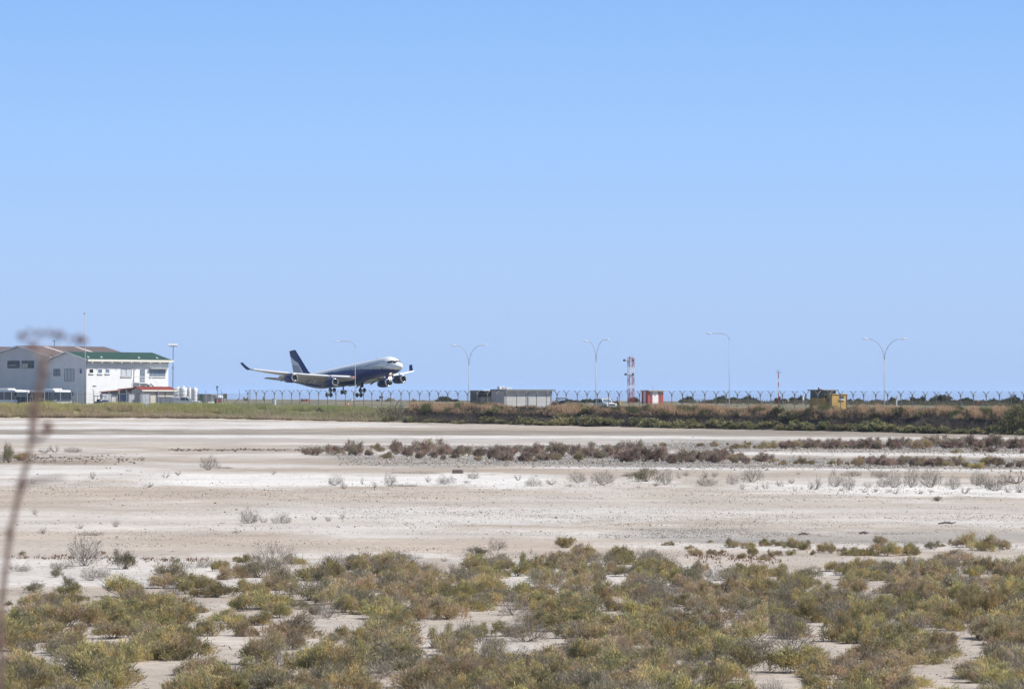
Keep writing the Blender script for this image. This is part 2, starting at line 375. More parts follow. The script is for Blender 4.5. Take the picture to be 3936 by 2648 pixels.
    lay(top * smooth(0.55, 0.66, fbm(Xg * 0.03 + 60, Yg * 0.02, 4)), straw, 0.8)
    # perimeter track just inside the fence, and the pale runway shoulder far off
    lay(top * (1 - smooth(2.5, 4.0, abs(d - 19))), np.array([0.33, 0.31, 0.29]), 0.8)
    lay(top * (1 - smooth(10, 16, abs(d2 - 330 - (n1 - 0.5) * 60))), np.array([0.42, 0.39, 0.34]), 0.6)
    lay(top * (1 - smooth(5, 8, abs(d2 - 505))), np.array([0.16, 0.15, 0.15]), 0.8)
    apron = smooth(7.0, 9.0, d1) * (1 - smooth(-52, -44, Xg)) * (1 - smooth(70, 80, d1))
    lay(apron, np.array([0.30, 0.29, 0.275]), 0.9)
    coastm = smooth(COAST_D - 4, COAST_D + 8, d2); lay(coastm, np.array([0.38, 0.34, 0.28]), 0.8)
    nearm = 1 - smooth(20, 34, Yg); lay(nearm, np.array([0.26, 0.21, 0.15]), 0.8)
    nr, nc = Xg.shape; idx = np.arange(nr * nc).reshape(nr, nc)
    F = np.stack([idx[:-1, :-1], idx[:-1, 1:], idx[1:, 1:], idx[1:, :-1]], -1).reshape(-1, 4)
    V = np.stack([Xg.ravel(), Yg.ravel(), Z.ravel()], 1)
    mt = bpy.data.materials.new('salt_flat'); mt.use_nodes = True; t = mt.node_tree; b = t.nodes['Principled BSDF']
    b.inputs['Roughness'].default_value = 0.9; b.inputs['Specular IOR Level'].default_value = 0.15
    a = t.nodes.new('ShaderNodeVertexColor'); a.layer_name = 'Col'
    geo = t.nodes.new('ShaderNodeNewGeometry')
    def noise(sc, det, lo, hi):
        n = t.nodes.new('ShaderNodeTexNoise'); n.inputs['Scale'].default_value = sc; n.inputs['Detail'].default_value = det
        n.inputs['Roughness'].default_value = 0.65
        t.links.new(geo.outputs['Position'], n.inputs['Vector']); r = t.nodes.new('ShaderNodeMapRange')
        r.inputs[1].default_value = 0.3; r.inputs[2].default_value = 0.7; r.inputs[3].default_value = lo; r.inputs[4].default_value = hi
        t.links.new(n.outputs[0], r.inputs[0]); return r, n
    ra, na = noise(0.13, 9, 0.80, 1.14); rb, nb = noise(2.2, 7, 0.76, 1.16)
    m1 = t.nodes.new('ShaderNodeMath'); m1.operation = 'MULTIPLY'; t.links.new(ra.outputs[0], m1.inputs[0]); t.links.new(rb.outputs[0], m1.inputs[1])
    vo = t.nodes.new('ShaderNodeTexVoronoi'); vo.inputs['Scale'].default_value = 1.6; t.links.new(geo.outputs['Position'], vo.inputs['Vector'])
    sp = t.nodes.new('ShaderNodeMapRange'); sp.inputs[1].default_value = 0.07; sp.inputs[2].default_value = 0.16; sp.inputs[3].default_value = 0.62; sp.inputs[4].default_value = 1.0
    t.links.new(vo.outputs['Distance'], sp.inputs[0])
    m2 = t.nodes.new('ShaderNodeMath'); m2.operation = 'MULTIPLY'; t.links.new(m1.outputs[0], m2.inputs[0]); t.links.new(sp.outputs[0], m2.inputs[1])
    sc = t.nodes.new('ShaderNodeVectorMath'); sc.operation = 'SCALE'; t.links.new(a.outputs[0], sc.inputs[0]); t.links.new(m2.outputs[0], sc.inputs['Scale'])
    t.links.new(sc.outputs[0], b.inputs['Base Color'])
    bp = t.nodes.new('ShaderNodeBump'); bp.inputs['Strength'].default_value = 0.35; bp.inputs['Distance'].default_value = 0.06
    t.links.new(nb.outputs[0], bp.inputs['Height']); t.links.new(bp.outputs[0], b.inputs['Normal'])
    o = npmesh('ground', V, F, mt, C.reshape(-1, 3), sm=True)
    tag(o, 'pale dry salt lake bed rising to a grassy airfield', 'ground', kind='structure')
ground()
def sea():
    mb = MB(); mb.add([(-60000, -200, -0.6), (60000, -200, -0.6), (60000, 60000, -0.6), (-60000, 60000, -0.6)], [(0, 1, 2, 3)])
    mt = bpy.data.materials.new('sea_water'); mt.use_nodes = True; t = mt.node_tree; b = t.nodes['Principled BSDF']
    b.inputs['Base Color'].default_value = (0.33, 0.43, 0.62, 1); b.inputs['Roughness'].default_value = 0.55  # base colour lightened to carry much of the haze over the water
    b.inputs['IOR'].default_value = 1.33; b.inputs['Specular IOR Level'].default_value = 0.3
    geo = t.nodes.new('ShaderNodeNewGeometry'); n = t.nodes.new('ShaderNodeTexNoise'); n.inputs['Scale'].default_value = 0.08; n.inputs['Detail'].default_value = 4
    t.links.new(geo.outputs['Position'], n.inputs['Vector']); bp = t.nodes.new('ShaderNodeBump'); bp.inputs['Strength'].default_value = 0.6; bp.inputs['Distance'].default_value = 3
    t.links.new(n.outputs[0], bp.inputs['Height']); t.links.new(bp.outputs[0], b.inputs['Normal'])
    o = mb.build('sea', mt); tag(o, 'hazy blue sea along the horizon behind the airfield', 'sea', kind='structure')
sea()

# ---------------------------------------------------------------- buildings
class Frame:                              # local x along the long wall, local y into the building
    def __init__(s, C, a):
        s.C = np.array(C[:2]); s.a = a; s.z = C[2] if len(C) > 2 else PLAT
        s.dx = np.array([math.cos(a), math.sin(a)]); s.dy = np.array([-math.sin(a), math.cos(a)])
    def hit(s, px, py, d, off=0.0):
        D = ray(px, py); P = s.C + (s.dy * off if d is s.dx else s.dx * off)
        A = np.array([[d[0], -D[0]], [d[1], -D[1]]]); q = np.linalg.solve(A, -P)
        return q[0], HC + q[1] * D[2] - s.z
    def front(s, px, py): return s.hit(px, py, s.dx)
    def side(s, px, py): return s.hit(px, py, s.dy)
    def root(s, name): return empty(name, (s.C[0], s.C[1], s.z), s.a)
def window(parent, wall, r, panes=2, glassm=None, sill=True, fr=None, name='window'):
    """r = (a0,a1,z0,z1) on the wall; wall 'f' faces -y, 's' faces -x"""
    a0, a1, z0, z1 = r; w = 0.07; fr = fr or M['frame']
    mb = MB()
    def bx(b, p0, p1, q0, q1, d0, d1):
        if wall == 'f': b.box(p0, p1, -d1, -d0, q0, q1)
        else: b.box(-d1, -d0, p0, p1, q0, q1)
    bx(mb, a0, a0 + w, z0, z1, 0, 0.06); bx(mb, a1 - w, a1, z0, z1, 0, 0.06)
    bx(mb, a0 + w, a1 - w, z0, z0 + w, 0, 0.06); bx(mb, a0 + w, a1 - w, z1 - w, z1, 0, 0.06)
    for k in range(1, panes):
        c = a0 + (a1 - a0) * k / panes; bx(mb, c - 0.035, c + 0.035, z0 + w, z1 - w, 0, 0.055)
    o = mb.build(name, fr, parent)
    g = MB(); bx(g, a0 + w, a1 - w, z0 + w, z1 - w, 0.004, 0.02); g.build('pane', glassm or M['glass'], o)
    if sill:
        s2 = MB(); bx(s2, a0 - 0.12, a1 + 0.12, z0 - 0.14, z0 - 0.003, 0.002, 0.24); s2.build('sill', M['render'], o)
    return o
def gable_roof(L, Wd, ze, zr, ov, og, th=0.16):
    """ridge along x; returns MB of the two slopes as slabs"""
    mb = MB(); h = Wd / 2; k = (zr - ze) / h
    zo = ze - k * ov
    poly = [(-ov, zo), (h, zr), (Wd + ov, zo), (Wd + ov, zo + th), (h, zr + th), (-ov, zo + th)]
    mb.prism(poly, -og, L + og, axis='x'); return mb

A50 = R(50)
# --- white office with the green roof
fo = Frame((at(327, 1500, 775)[0], 775, PLAT), A50)
def office():
    t = tag(fo.root('office_building'), 'two storey white office with green roof and outside metal stair', 'building')
    L = fo.front(647, 1450)[0]; Wd = fo.side(191, 1450)[0]
    ze = fo.front(327, 1381)[1]; zr = fo.hit(255, 1354.5, fo.dy)[1]
    w = MB(); w.box(0, L, 0, Wd, -0.3, ze - 0.25)
    w.prism([(0, ze - 0.25), (Wd, ze - 0.25), (Wd, ze - 0.05), (Wd / 2, zr - 0.05), (0, ze - 0.05)], 0.001, L - 0.001, axis='x')
    w.build('wall', M['render'], t)
    rf = gable_roof(L, Wd, ze, zr, 0.95, 0.35).build('roof', M['green_roof'], t)
    k = (zr - ze) / (Wd / 2); zo = ze - k * 0.95
    g = MB(); g.box(-0.35, L + 0.35, -1.10, -0.96, zo - 0.12, zo + 0.26)
    for i in range(11): g.box(0.9 + i * (L - 1) / 10.5, 1.0 + i * (L - 1) / 10.5, -1.13, -1.101, zo - 0.15, zo + 0.05)
    g.build('gutter', M['trim'], t)
    bg = MB()
    for s in (0, 1):
        y0, y1 = (-0.95, Wd / 2) if s == 0 else (Wd / 2, Wd + 0.95); z0, z1 = (zo, zr) if s == 0 else (zr, zo)
        bg.add([(-0.38, y0, z0 - 0.05), (-0.38, y1, z1 - 0.05), (-0.38, y1, z1 + 0.2), (-0.38, y0, z0 + 0.2), (-0.44, y0, z0 - 0.05), (-0.44, y1, z1 - 0.05), (-0.44, y1, z1 + 0.2), (-0.44, y0, z0 + 0.2)],
               [(0, 1, 2, 3), (7, 6, 5, 4), (0, 4, 5, 1), (3, 2, 6, 7), (1, 5, 6, 2), (0, 3, 7, 4)])
        bg.add([(L + 0.38, y0, z0 - 0.05), (L + 0.38, y1, z1 - 0.05), (L + 0.38, y1, z1 + 0.2), (L + 0.38, y0, z0 + 0.2), (L + 0.44, y0, z0 - 0.05), (L + 0.44, y1, z1 - 0.05), (L + 0.44, y1, z1 + 0.2), (L + 0.44, y0, z0 + 0.2)],
               [(3, 2, 1, 0), (4, 5, 6, 7), (1, 5, 4, 0), (7, 6, 2, 3), (2, 6, 5, 1), (4, 7, 3, 0)])
    bg.build('barge_board', M['white'], t)
    br = MB()                              # brackets under the eaves
    for i in range(9): br.box(0.8 + i * (L - 1.6) / 8, 0.95 + i * (L - 1.6) / 8, -1.05, -0.003, zo - 0.42, zo - 0.16)
    br.build('eave_bracket', M['white'], t)
    def fr(x0, x1, y0, y1):
        a0, z1 = fo.front(320 + x0 * .15444, 1300 + y0 * .15444); a1, z0 = fo.front(320 + x1 * .15444, 1300 + y1 * .15444)
        return a0, a1, z0, z1
    def sd_(x0, x1, y0, y1):
        a0, z1 = fo.side(x1 * .1786, 1200 + y0 * .1786); a1, z0 = fo.side(x0 * .1786, 1200 + y1 * .1786)
        return a0, a1, z0, z1
    window(t, 'f', fr(145, 250, 760, 872), 1, M['black'], True, M['white']); window(t, 'f', fr(360, 470, 762, 876), 1, M['glass2'], True, M['white']); window(t, 'f', fr(546, 652, 764, 874), 1, M['glass2'], True, M['white'])
    window(t, 'f', fr(935, 1200, 763, 945), 2, M['blind']); window(t, 'f', fr(1650, 2035, 773, 950), 3, M['glass2'])
    window(t, 's', sd_(1385, 1600, 1220, 1485), 3, M['blind'], False); window(t, 's', sd_(1720, 1760, 1218, 1315), 1, M['glass2'], False); window(t, 's', sd_(1152, 1300, 1220, 1372), 2, M['mgrey'], False)
    aw = fr(1620, 2090, 752, 770); c = MB(); c.box(aw[0], aw[1], -0.75, -0.003, aw[3] - 0.02, aw[3] + 0.08); c.build('awning', M['white'], t)
    a0, a1, z0, z1 = fr(1412, 1528, 775, 1098)
    d = MB(); d.box(a0, a0 + 0.08, -0.07, -0.002, z0, z1); d.box(a1 - 0.08, a1, -0.07, -0.002, z0, z1); d.box(a0 + 0.08, a1 - 0.08, -0.07, -0.002, z1 - 0.08, z1)
    dr = d.build('door_frame', M['frame'], t); d2 = MB(); d2.box(a0 + 0.08, a1 - 0.08, -0.05, -0.004, z0, z1 - 0.08); d2.build('door', M['glass2'], dr)
    # stair: landing and a flight going down to the far end
    st = MB(); l0, zl = fo.hit(320 + 1395 * .15444, 1300 + 1100 * .15444, fo.dx, -1.3); l1 = l0 + 2.9; ye = -1.35
    st.box(l0, l1, ye, -0.01, zl - 0.16, zl)
    run = L + 0.8 - l1; n = 14
    for i in range(n):
        x = l1 + run * i / n; z = zl - (zl - 0.3) * (i + 1) / n
        st.box(x, x + run / n + 0.05, ye, -0.25, z - 0.05, z)
    for yy in (ye, -0.25):
        st.tube([(l1, yy, zl - 0.2), (l1 + run, yy, 0.05)], 0.24, 4)
    for xx in (l0 + 0.1, l1 - 0.1): st.tube([(xx, ye + 0.1, 0), (xx, ye + 0.1, zl - 0.16)], 0.06, 6)
    s_o = st.build('staircase', M['white'], t)
    ra = MB(); hr = 1.05
    ra.tube([(l0, ye, zl + hr), (l1, ye, zl + hr), (l1 + run, ye, 0.3 + hr)], 0.045, 5); ra.tube([(l0, ye, zl + 0.5), (l1, ye, zl + 0.5), (l1 + run, ye, 0.3 + 0.5)], 0.03, 5)
    ra.tube([(l0, ye, zl + hr), (l0, -0.05, zl + hr)], 0.045, 5); ra.tube([(l0, ye, zl + 0.5), (l0, -0.05, zl + 0.5)], 0.03, 5)
    for i in range(8): ra.tube([(l0 + i * (l1 - l0) / 7, ye, zl), (l0 + i * (l1 - l0) / 7, ye, zl + hr)], 0.03, 4)
    for i in range(1, 15):
        x = l1 + run * i / 14; z = zl - (zl - 0.3) * i / 14; ra.tube([(x, ye, z), (x, ye, z + hr)], 0.03, 4)
    ra.build('railing', M['white'], s_o)
    # pipes, sign, air conditioner, roof fittings
    p = MB(); px_ = fo.front(320 + 1257 * .15444, 1420)[0]; p.tube([(px_, -0.08, fo.front(514, 1418)[1]), (px_, -0.08, 0.2)], 0.05, 6); p.tube([(0.12, -0.1, zo - 0.2), (0.12, -0.1, 0)], 0.09, 6); p.build('drainpipe', M['mgrey'], t)
    s0, s1, sz0, sz1 = fr(228, 330, 1168, 1218); sg = MB(); sg.box(s0, s1, -0.04, -0.003, sz0, sz1); sgo = sg.build('sign_board', M['white'], t)
    tx = MB()
    for row, n_ in ((0.68, 9), (0.42, 6)):
        zc = sz0 + (sz1 - sz0) * row; x = s0 + 0.1
        for q_ in range(n_): wd = rnd.uniform(0.05, 0.1); tx.box(x, x + wd, -0.055, -0.041, zc - 0.06, zc + 0.07); x += wd + 0.035
    tx.build('lettering', M['dark'], sgo)
    a0, a1, z0, z1 = fr(1475, 1595, 1162, 1262); ac = MB(); ac.rbox(a0, a1, -0.9, -0.45, z0, z1, 0.03); aco = ac.build('air_conditioner', M['white'], t)
    fn = MB(); fn.lathe([(0.0, -0.93), (0.26, -0.93), (0.28, -0.9)], 14, axis='y', c=((a0 + a1) / 2 - 0.08, 0, (z0 + z1) / 2)); fn.build('fan_grille', M['dark'], aco)
    for u in (115, 445, 1375, 1825):
        xx = fo.hit(320 + u * .15444, 1374, fo.dx, 0.6)[0]; v = MB(); zz = ze + (zr - ze) / (Wd / 2) * 0.6 + 0.16
        v.tube([(xx, 0.6, zz - 0.05), (xx, 0.6, zz + 0.4)], 0.04, 5); v.box(xx - 0.25, xx + 0.25, 0.45, 0.75, zz + 0.02, zz + 0.14); v.build('roof_vent', M['white'], rf)
    return L, Wd
LO, WO = office()
# --- hangar beside it and the one behind
def hangar(offset, label, first):
    C = fo.C + fo.dy * (WO + 0.02 + offset); f = Frame((C[0], C[1], PLAT), A50)
    t = tag(f.root('hangar'), label, 'hangar', 'hangars beside the white office')
    hw = f.side(73, 1400)[0] if first else hangar.hw
    hangar.hw = hw; Wd = 2 * hw; L = 21.4
    if first: hangar.ze = f.side(188, 1367)[1] - 0.1; hangar.zr = f.side(73, 1328)[1] - 0.15
    ze, zr = hangar.ze, hangar.zr
    w = MB(); w.box(0, L, 0, Wd, -0.3, ze - 0.2); w.prism([(0, ze - 0.2), (Wd, ze - 0.2), (Wd, ze - 0.05), (Wd / 2, zr - 0.05), (0, ze - 0.05)], 0.001, L - 0.001, axis='x')
    w.build('wall', M['hall'], t)
    rf = gable_roof(L, Wd, ze, zr, 0.02 if first else 0.5, 0.4, 0.14).build('roof', M['brown_roof'], t)
    k = (zr - ze) / hw
    for xs in (5.5, 13.5):
        s = MB(); s.add([(xs, 1.4 * hw / 4, ze + k * 1.4 * hw / 4 + 0.16), (xs + 1.1, 1.4 * hw / 4, ze + k * 1.4 * hw / 4 + 0.16), (xs + 1.1, hw * 0.93, ze + k * hw * 0.93 + 0.16), (xs, hw * 0.93, ze + k * hw * 0.93 + 0.16)], [(0, 1, 2, 3)]); s.build('skylight', M['skylight'], rf)
    for xe in (-0.46, L + 0.41):
        b = MB()
        for (y0, z0, y1, z1) in ((-0.02, ze - 0.03, hw, zr), (hw, zr, Wd + 0.02, ze - 0.03)):
            b.add([(xe, y0, z0 - 0.06), (xe, y1, z1 - 0.06), (xe, y1, z1 + 0.2), (xe, y0, z0 + 0.2), (xe + 0.05, y0, z0 - 0.06), (xe + 0.05, y1, z1 - 0.06), (xe + 0.05, y1, z1 + 0.2), (xe + 0.05, y0, z0 + 0.2)],
                  [(3, 2, 1, 0), (4, 5, 6, 7), (1, 5, 4, 0), (7, 6, 2, 3), (2, 6, 5, 1), (4, 7, 3, 0)])
        b.build('barge_board', M['white'], t)
    v = MB(); xv = 9.0 if first else 4.0; v.tube([(xv, hw, zr - 0.1), (xv, hw, zr + 1.1)], 0.09, 6); v.box(xv - 0.2, xv + 0.2, hw - 0.2, hw + 0.2, zr + 1.1, zr + 1.2); v.build('roof_vent', M['mgrey'], rf)
    if first:
        for (x0, x1) in ((162, 428), (470, 736)):
            a0, z1 = f.side(x1 * .1786, 1200 + 1040 * .1786); a1, z0 = f.side(x0 * .1786, 1200 + 1207 * .1786)
            o = window(t, 's', (a0, a1, z0, z1), 4, M['glass'], False)
            bl = MB(); q = a1 - a0
            if x0 > 300: bl.box(-0.03, -0.022, a0 + q * 0.5, a1 - 0.2, z0 + 0.1, z0 + (z1 - z0) * 0.62)
            else: bl.box(-0.03, -0.022, a0 + q * 0.3, a1 - 0.4, z0 + (z1 - z0) * 0.33, z0 + (z1 - z0) * 0.42)
            bl.build('blind', M['cream'], o)
hangar(0, 'pale shaded hangar gable with brown corrugated roof beside the office', True)
hangar(16.6, 'second brown corrugated hangar roof at the left edge behind the first', False)

def simple_box_building(name, cpx, Y, a, pxl, pxr, ytop, roofm, wallm, label, cat, ov=0.25, pitch=0.0, eave=None, ground=PLAT):
    """cpx = photo x of the near corner; pxl/pxr = ends of the shaded side and of the lit front"""
    C = at(cpx, 1500, Y); f = Frame((C[0], C[1], ground), a)
    L = f.front(pxr, 1500)[0]; Wd = f.side(pxl, 1500)[0]; h = f.front(cpx, ytop)[1]
    t = tag(f.root(name), label, cat)
    return f, t, L, Wd, h
# --- sheds with red roofs
def red_shed():
    f, t, L, Wd, h = simple_box_building('shed', 541, 766, A50, 505, 669, 1498, None, None, 'cream shed with long red ribbed roof in front of the office', 'shed')
    w = MB(); w.box(0, L, 0, Wd, -0.2, h - 0.1); w.prism([(0, h - 0.1), (Wd, h - 0.1), (Wd / 2, h + 0.42)], 0.002, L - 0.002, axis='x'); w.build('wall', M['cream'], t)
    gable_roof(L, Wd, h, h + 0.5, 0.45, 0.25, 0.1).build('roof', M['red_roof'], t)
    fa = MB(); fa.box(-0.25, L + 0.25, -0.6, -0.46, h - 0.26, h - 0.02); fa.build('fascia', M['trim'], t)
    d = MB(); d.box(L * 0.12, L * 0.2, -0.05, -0.003, 0, 2.1); d.build('door', M['mgrey'], t)
    wv = MB(); wv.box(L * 0.45, L * 0.5, -0.06, -0.003, 0, 2.6); wv.box(L * 0.72, L * 0.74, -0.06, -0.003, 0, 2.6); wv.build('post', M['frame'], t)
red_shed()
def lean_to(cpx, pxl, pxr, Y, ytop, ylow, label, wallm, rm):
    f, t, L, Wd, h = simple_box_building('lean_to_shed', cpx, Y, R(25), pxl, pxr, ytop, None, None, label, 'shed')
    hl = f.front(cpx, ylow)[1]
    w = MB(); w.prism([(0, -0.2), (L, -0.2), (L, h - 0.06), (0, hl - 0.06)], 0, Wd, axis='y'); w.build('wall', wallm, t)
    r = MB(); r.prism([(-0.3, hl - 0.05), (L + 0.3, h + 0.0), (L + 0.3, h + 0.1), (-0.3, hl + 0.05)], -0.7, Wd + 0.2, axis='y'); r.build('roof', rm, t)
    d = MB(); d.box(L * 0.55, L * 0.8, -0.05, -0.003, 0, min(h, hl) - 0.5); d.build('door', M['white'], t)
lean_to(392, 388, 457, 768, 1500, 1506, 'low grey shed with sloping orange sheet roof left of the cream shed', M['block'], M['orange_roof'])
lean_to(462, 458, 512, 770, 1491, 1496, 'taller grey lean-to with red sheet roof joining the cream shed', M['block'], M['red_roof'])

# --- tanks
def tank(px, py_top, py_bot, r_px, Y, label, name='water_tank'):
    b = at(px, py_bot, Y); tp = at(px, py_top, Y); h = tp[2] - PLAT; r = r_px * Y / FPX
    t = tag(empty(name, (b[0], Y, PLAT)), label, 'tank', 'white tanks beside the office')
    mb = MB(); pr = [(r * 0.98, 0.0), (r, 0.1)]
    for k in range(5): z = h * 0.93 * (k + 1) / 5; pr += [(r, z - 0.08), (r * 0.97, z - 0.04), (r, z)]
    pr += [(r * 0.94, h * 0.965), (r * 0.6, h * 0.985), (0.25, h)]
    mb.lathe(pr, 24); mb.build('shell', M['white'], t, smooth=True)
    l = MB(); l.lathe([(0.28, h - 0.01), (0.28, h + 0.18), (0.1, h + 0.24)], 12); l.build('lid', M['white'], t)
    p = MB(); p.tube([(r + 0.08, -0.2, 0), (r + 0.08, -0.2, h * 0.9)], 0.04, 5); p.build('pipe', M['mgrey'], t)
tank(684, 1490, 1530, 21, 790, 'broad white tank behind the cream shed, by the light mast')
tank(704, 1488, 1530, 16, 786, 'white ribbed tank in the middle of the white tanks')
tank(727, 1493, 1538, 9, 783, 'narrow shaded white tank left of the tallest upright tank')
tank(748, 1492, 1540, 12, 780, 'upright white tank at the right end of the tanks')

# --- huts to the right of the tanks
def cargo_box(cpx, pxl, pxr, ytop, Y, a, m, label, name='storage_container', cat='container', z=PLAT, ribs=True):
    f, t, L, Wd, h = simple_box_building(name, cpx, Y, a, pxl, pxr, ytop, None, None, label, cat, ground=z)
    b = MB(); b.box(0, L, 0, Wd, 0.08, h); b.build('body', m, t)
    fr = MB(); e = 0.05
    for (x, y) in ((0, 0), (L, 0), (0, Wd), (L, Wd)): fr.box(x - e, x + e, y - e, y + e, 0, h + 0.03)
    for y in (0, Wd): fr.box(e, L - e, y - e, y + e, h - 0.04, h + 0.04)
    for x in (0, L): fr.box(x - e, x + e, e, Wd - e, h - 0.04, h + 0.04)
    fr.build('frame', M['mgrey'], t)
    d = MB(); d.box(L * 0.1, L * 0.48, -0.06, -0.003, 0.15, h - 0.15); d.box(L * 0.52, L * 0.9, -0.06, -0.003, 0.15, h - 0.15); d.build('door', m, t)
    return t
cargo_box(764, 760, 782, 1514, 776, A50, M['dgreen'], 'dark green steel container between the tanks and the small hut')
def small_hut():
    f, t, L, Wd, h = simple_box_building('hut', 800, 772, A50, 781, 832, 1516, None, None, 'small white hut with flat roof at the end of the yard', 'hut')
    w = MB(); w.box(0, L, 0, Wd, -0.1, h - 0.12); w.build('wall', M['cream'], t)
    r = MB(); r.box(-0.2, L + 0.15, -1.0, Wd + 0.15, h - 0.12, h + 0.05); r.build('roof', M['block'], t)
    d = MB(); d.box(L * 0.3, L * 0.6, -0.05, -0.003, 0, 1.95); d.build('door', M['white'], t)
    p = MB()
    for x in (0.0, L): p.tube([(x, -0.9, 0), (x, -0.9, h - 0.12)], 0.05, 6)
    p.build('post', M['mgrey'], t)
small_hut()
cargo_box(834, 826, 855, 1531, 766, R(40), M['rust'], 'rust red box with a white domed cover on top', 'bin_store', 'box')
c0 = at(840, 1527, 767)
mb = MB(); mb.lathe([(0.78, 0), (0.75, 0.15), (0.6, 0.32), (0.35, 0.45), (0.08, 0.5)], 18); o = mb.build('dome_cover', M['white'], None, (c0[0] + 0.2, 767.7, at(840, 1530.5, 767)[2] + 0.03), smooth=True); tag(o, 'white domed cover resting on the rust red box', 'cover')
def board_sign():
    p = at(865, 1540, 758); t = tag(empty('notice_board', (p[0], 758, PLAT)), 'brown notice board on two posts beside the fence corner', 'sign')
    b = MB(); b.box(-0.36, 0.36, -0.03, 0.03, at(865, 1533, 758)[2] - PLAT, at(865, 1513, 758)[2] - PLAT); b.build('panel', M['brownsign'], t)
    for x in (-0.25, 0.25): q = MB(); q.tube([(x, 0.07, 0), (x, 0.07, 2.4)], 0.04, 6); q.build('post', M['galv'], t)
board_sign()
def speaker_mast():
    p = at(836, 1560, 757); t = tag(empty('siren_mast', (p[0], 757, PLAT)), 'short mast with a dark curved siren horn beside the small hut', 'mast')
    b = MB(); b.tube([(0, 0, 0), (0, 0, 3.0)], 0.05, 6); b.build('pole', M['galv'], t)
    b = MB(); b.tube([(0, 0, 2.9), (-0.15, 0, 3.2), (-0.12, 0, 3.5), (0.05, 0, 3.65)], [0.06, 0.12, 0.16, 0.2], 10); b.build('horn', M['dark'], t)
speaker_mast()

# --- middle: dark store, pale flat-roofed building
def dark_store():
    t = cargo_box(1842, 1809, 1889, 1503, 704, A50, M['ctr'], 'small dark ribbed steel store with pale roof edge beside the pale building', 'steel_store', 'store')
    for c in t.children:
        if c.name.startswith('frame'): c.data.materials[0] = M['dark']
    f = Frame((at(1842, 1500, 704)[0], 704, PLAT), A50); L = f.front(1889, 1500)[0]; Wd = f.side(1809, 1500)[0]; h = f.front(1842, 1503)[1]
    r = MB(); r.box(-0.1, L + 0.1, -0.9, Wd + 0.1, h + 0.05, h + 0.16); r.build('roof', M['white'], t)
dark_store()
def pale_building():
    f, t, L, Wd, h = simple_box_building('flat_roof_building', 1938, 700, R(32), 1889, 2121, 1500, None, None, 'pale panelled building with flat grey roof and rooftop boxes', 'building')
    w = MB(); w.box(0, L, 0, Wd, -0.3, h - 0.1); w.build('wall', M['pale'], t)
    r = MB(); r.box(-0.12, L + 0.3, -0.62, Wd + 0.2, h - 0.1, h + 0.16); r.build('roof', M['roofedge'], t)
    p = MB(); p.box(L * 0.5 - 0.15, L * 0.5 + 0.12, -0.09, -0.003, 0, h - 0.12); p.build('post', M['mgrey'], t)
    p = MB(); p.box(L - 0.2, L + 0.02, -0.07, -0.003, 0, h - 0.12); p.box(-0.03, 0.15, -0.05, -0.003, 0, h - 0.12); p.build('corner_strip', M['mgrey'], t)
    for (u0, u1, v) in ((935, 1060, 150), (1095, 1203, 174)):
        x0 = f.hit(1760 + u0 * .1716, 1490, f.dx, 1.4)[0]; x1 = f.hit(1760 + u1 * .1716, 1490, f.dx, 1.4)[0]; z = f.hit(1760 + u0 * .1716, 1460 + v * .1716, f.dx, 1.4)[1]
        b = MB(); b.rbox(x0, x1, 1.4, 2.2, h + 0.163, z, 0.03); o = b.build('air_conditioner', M['white'], t)
        g = MB(); g.box(x0 + (x1 - x0) * 0.3, x1 - 0.08, 1.385, 1.398, h + 0.24, z - 0.1); g.build('grille', M['mgrey'], o)
pale_building()
# --- striped shed and lattice mast
def striped_shed():
    f, t, L, Wd, h = simple_box_building('striped_shed', 2490, 1100, R(45), 2466, 2550, 1502, None, None, 'red and white striped equipment shed beside the lattice mast', 'shed')
    w = MB(); w.box(0, L, 0, Wd, -0.2, h - 0.1); w.build('wall', M['red'], t)
    s = MB(); s.box(f.front(2508, 1520)[0], f.front(2530, 1520)[0], -0.03, -0.003, 0, h - 0.102)
    y0, y1 = f.side(2482, 1520)[0], f.side(2473.5, 1520)[0]; s.box(-0.03, -0.003, y0, y1, 0, h - 0.102); s.build('white_stripe', M['white'], t)
    r = MB(); r.box(-0.35, L + 0.35, -0.75, Wd + 0.3, h - 0.1, h + 0.18); rf = r.build('roof', M['concrete'], t)
    e = MB(); e.tube([(L * 0.5, 1, h + 0.1), (L * 0.5, 1, h + 1.6)], 0.03, 5); e.build('antenna', M['red'], rf)
    v = MB(); a0 = f.front(2515, 1520)[0]; v.box(a0, a0 + 0.5, -0.06, -0.031, h - 1.3, h - 0.9); v.build('vent', M['mgrey'], t)
striped_shed()
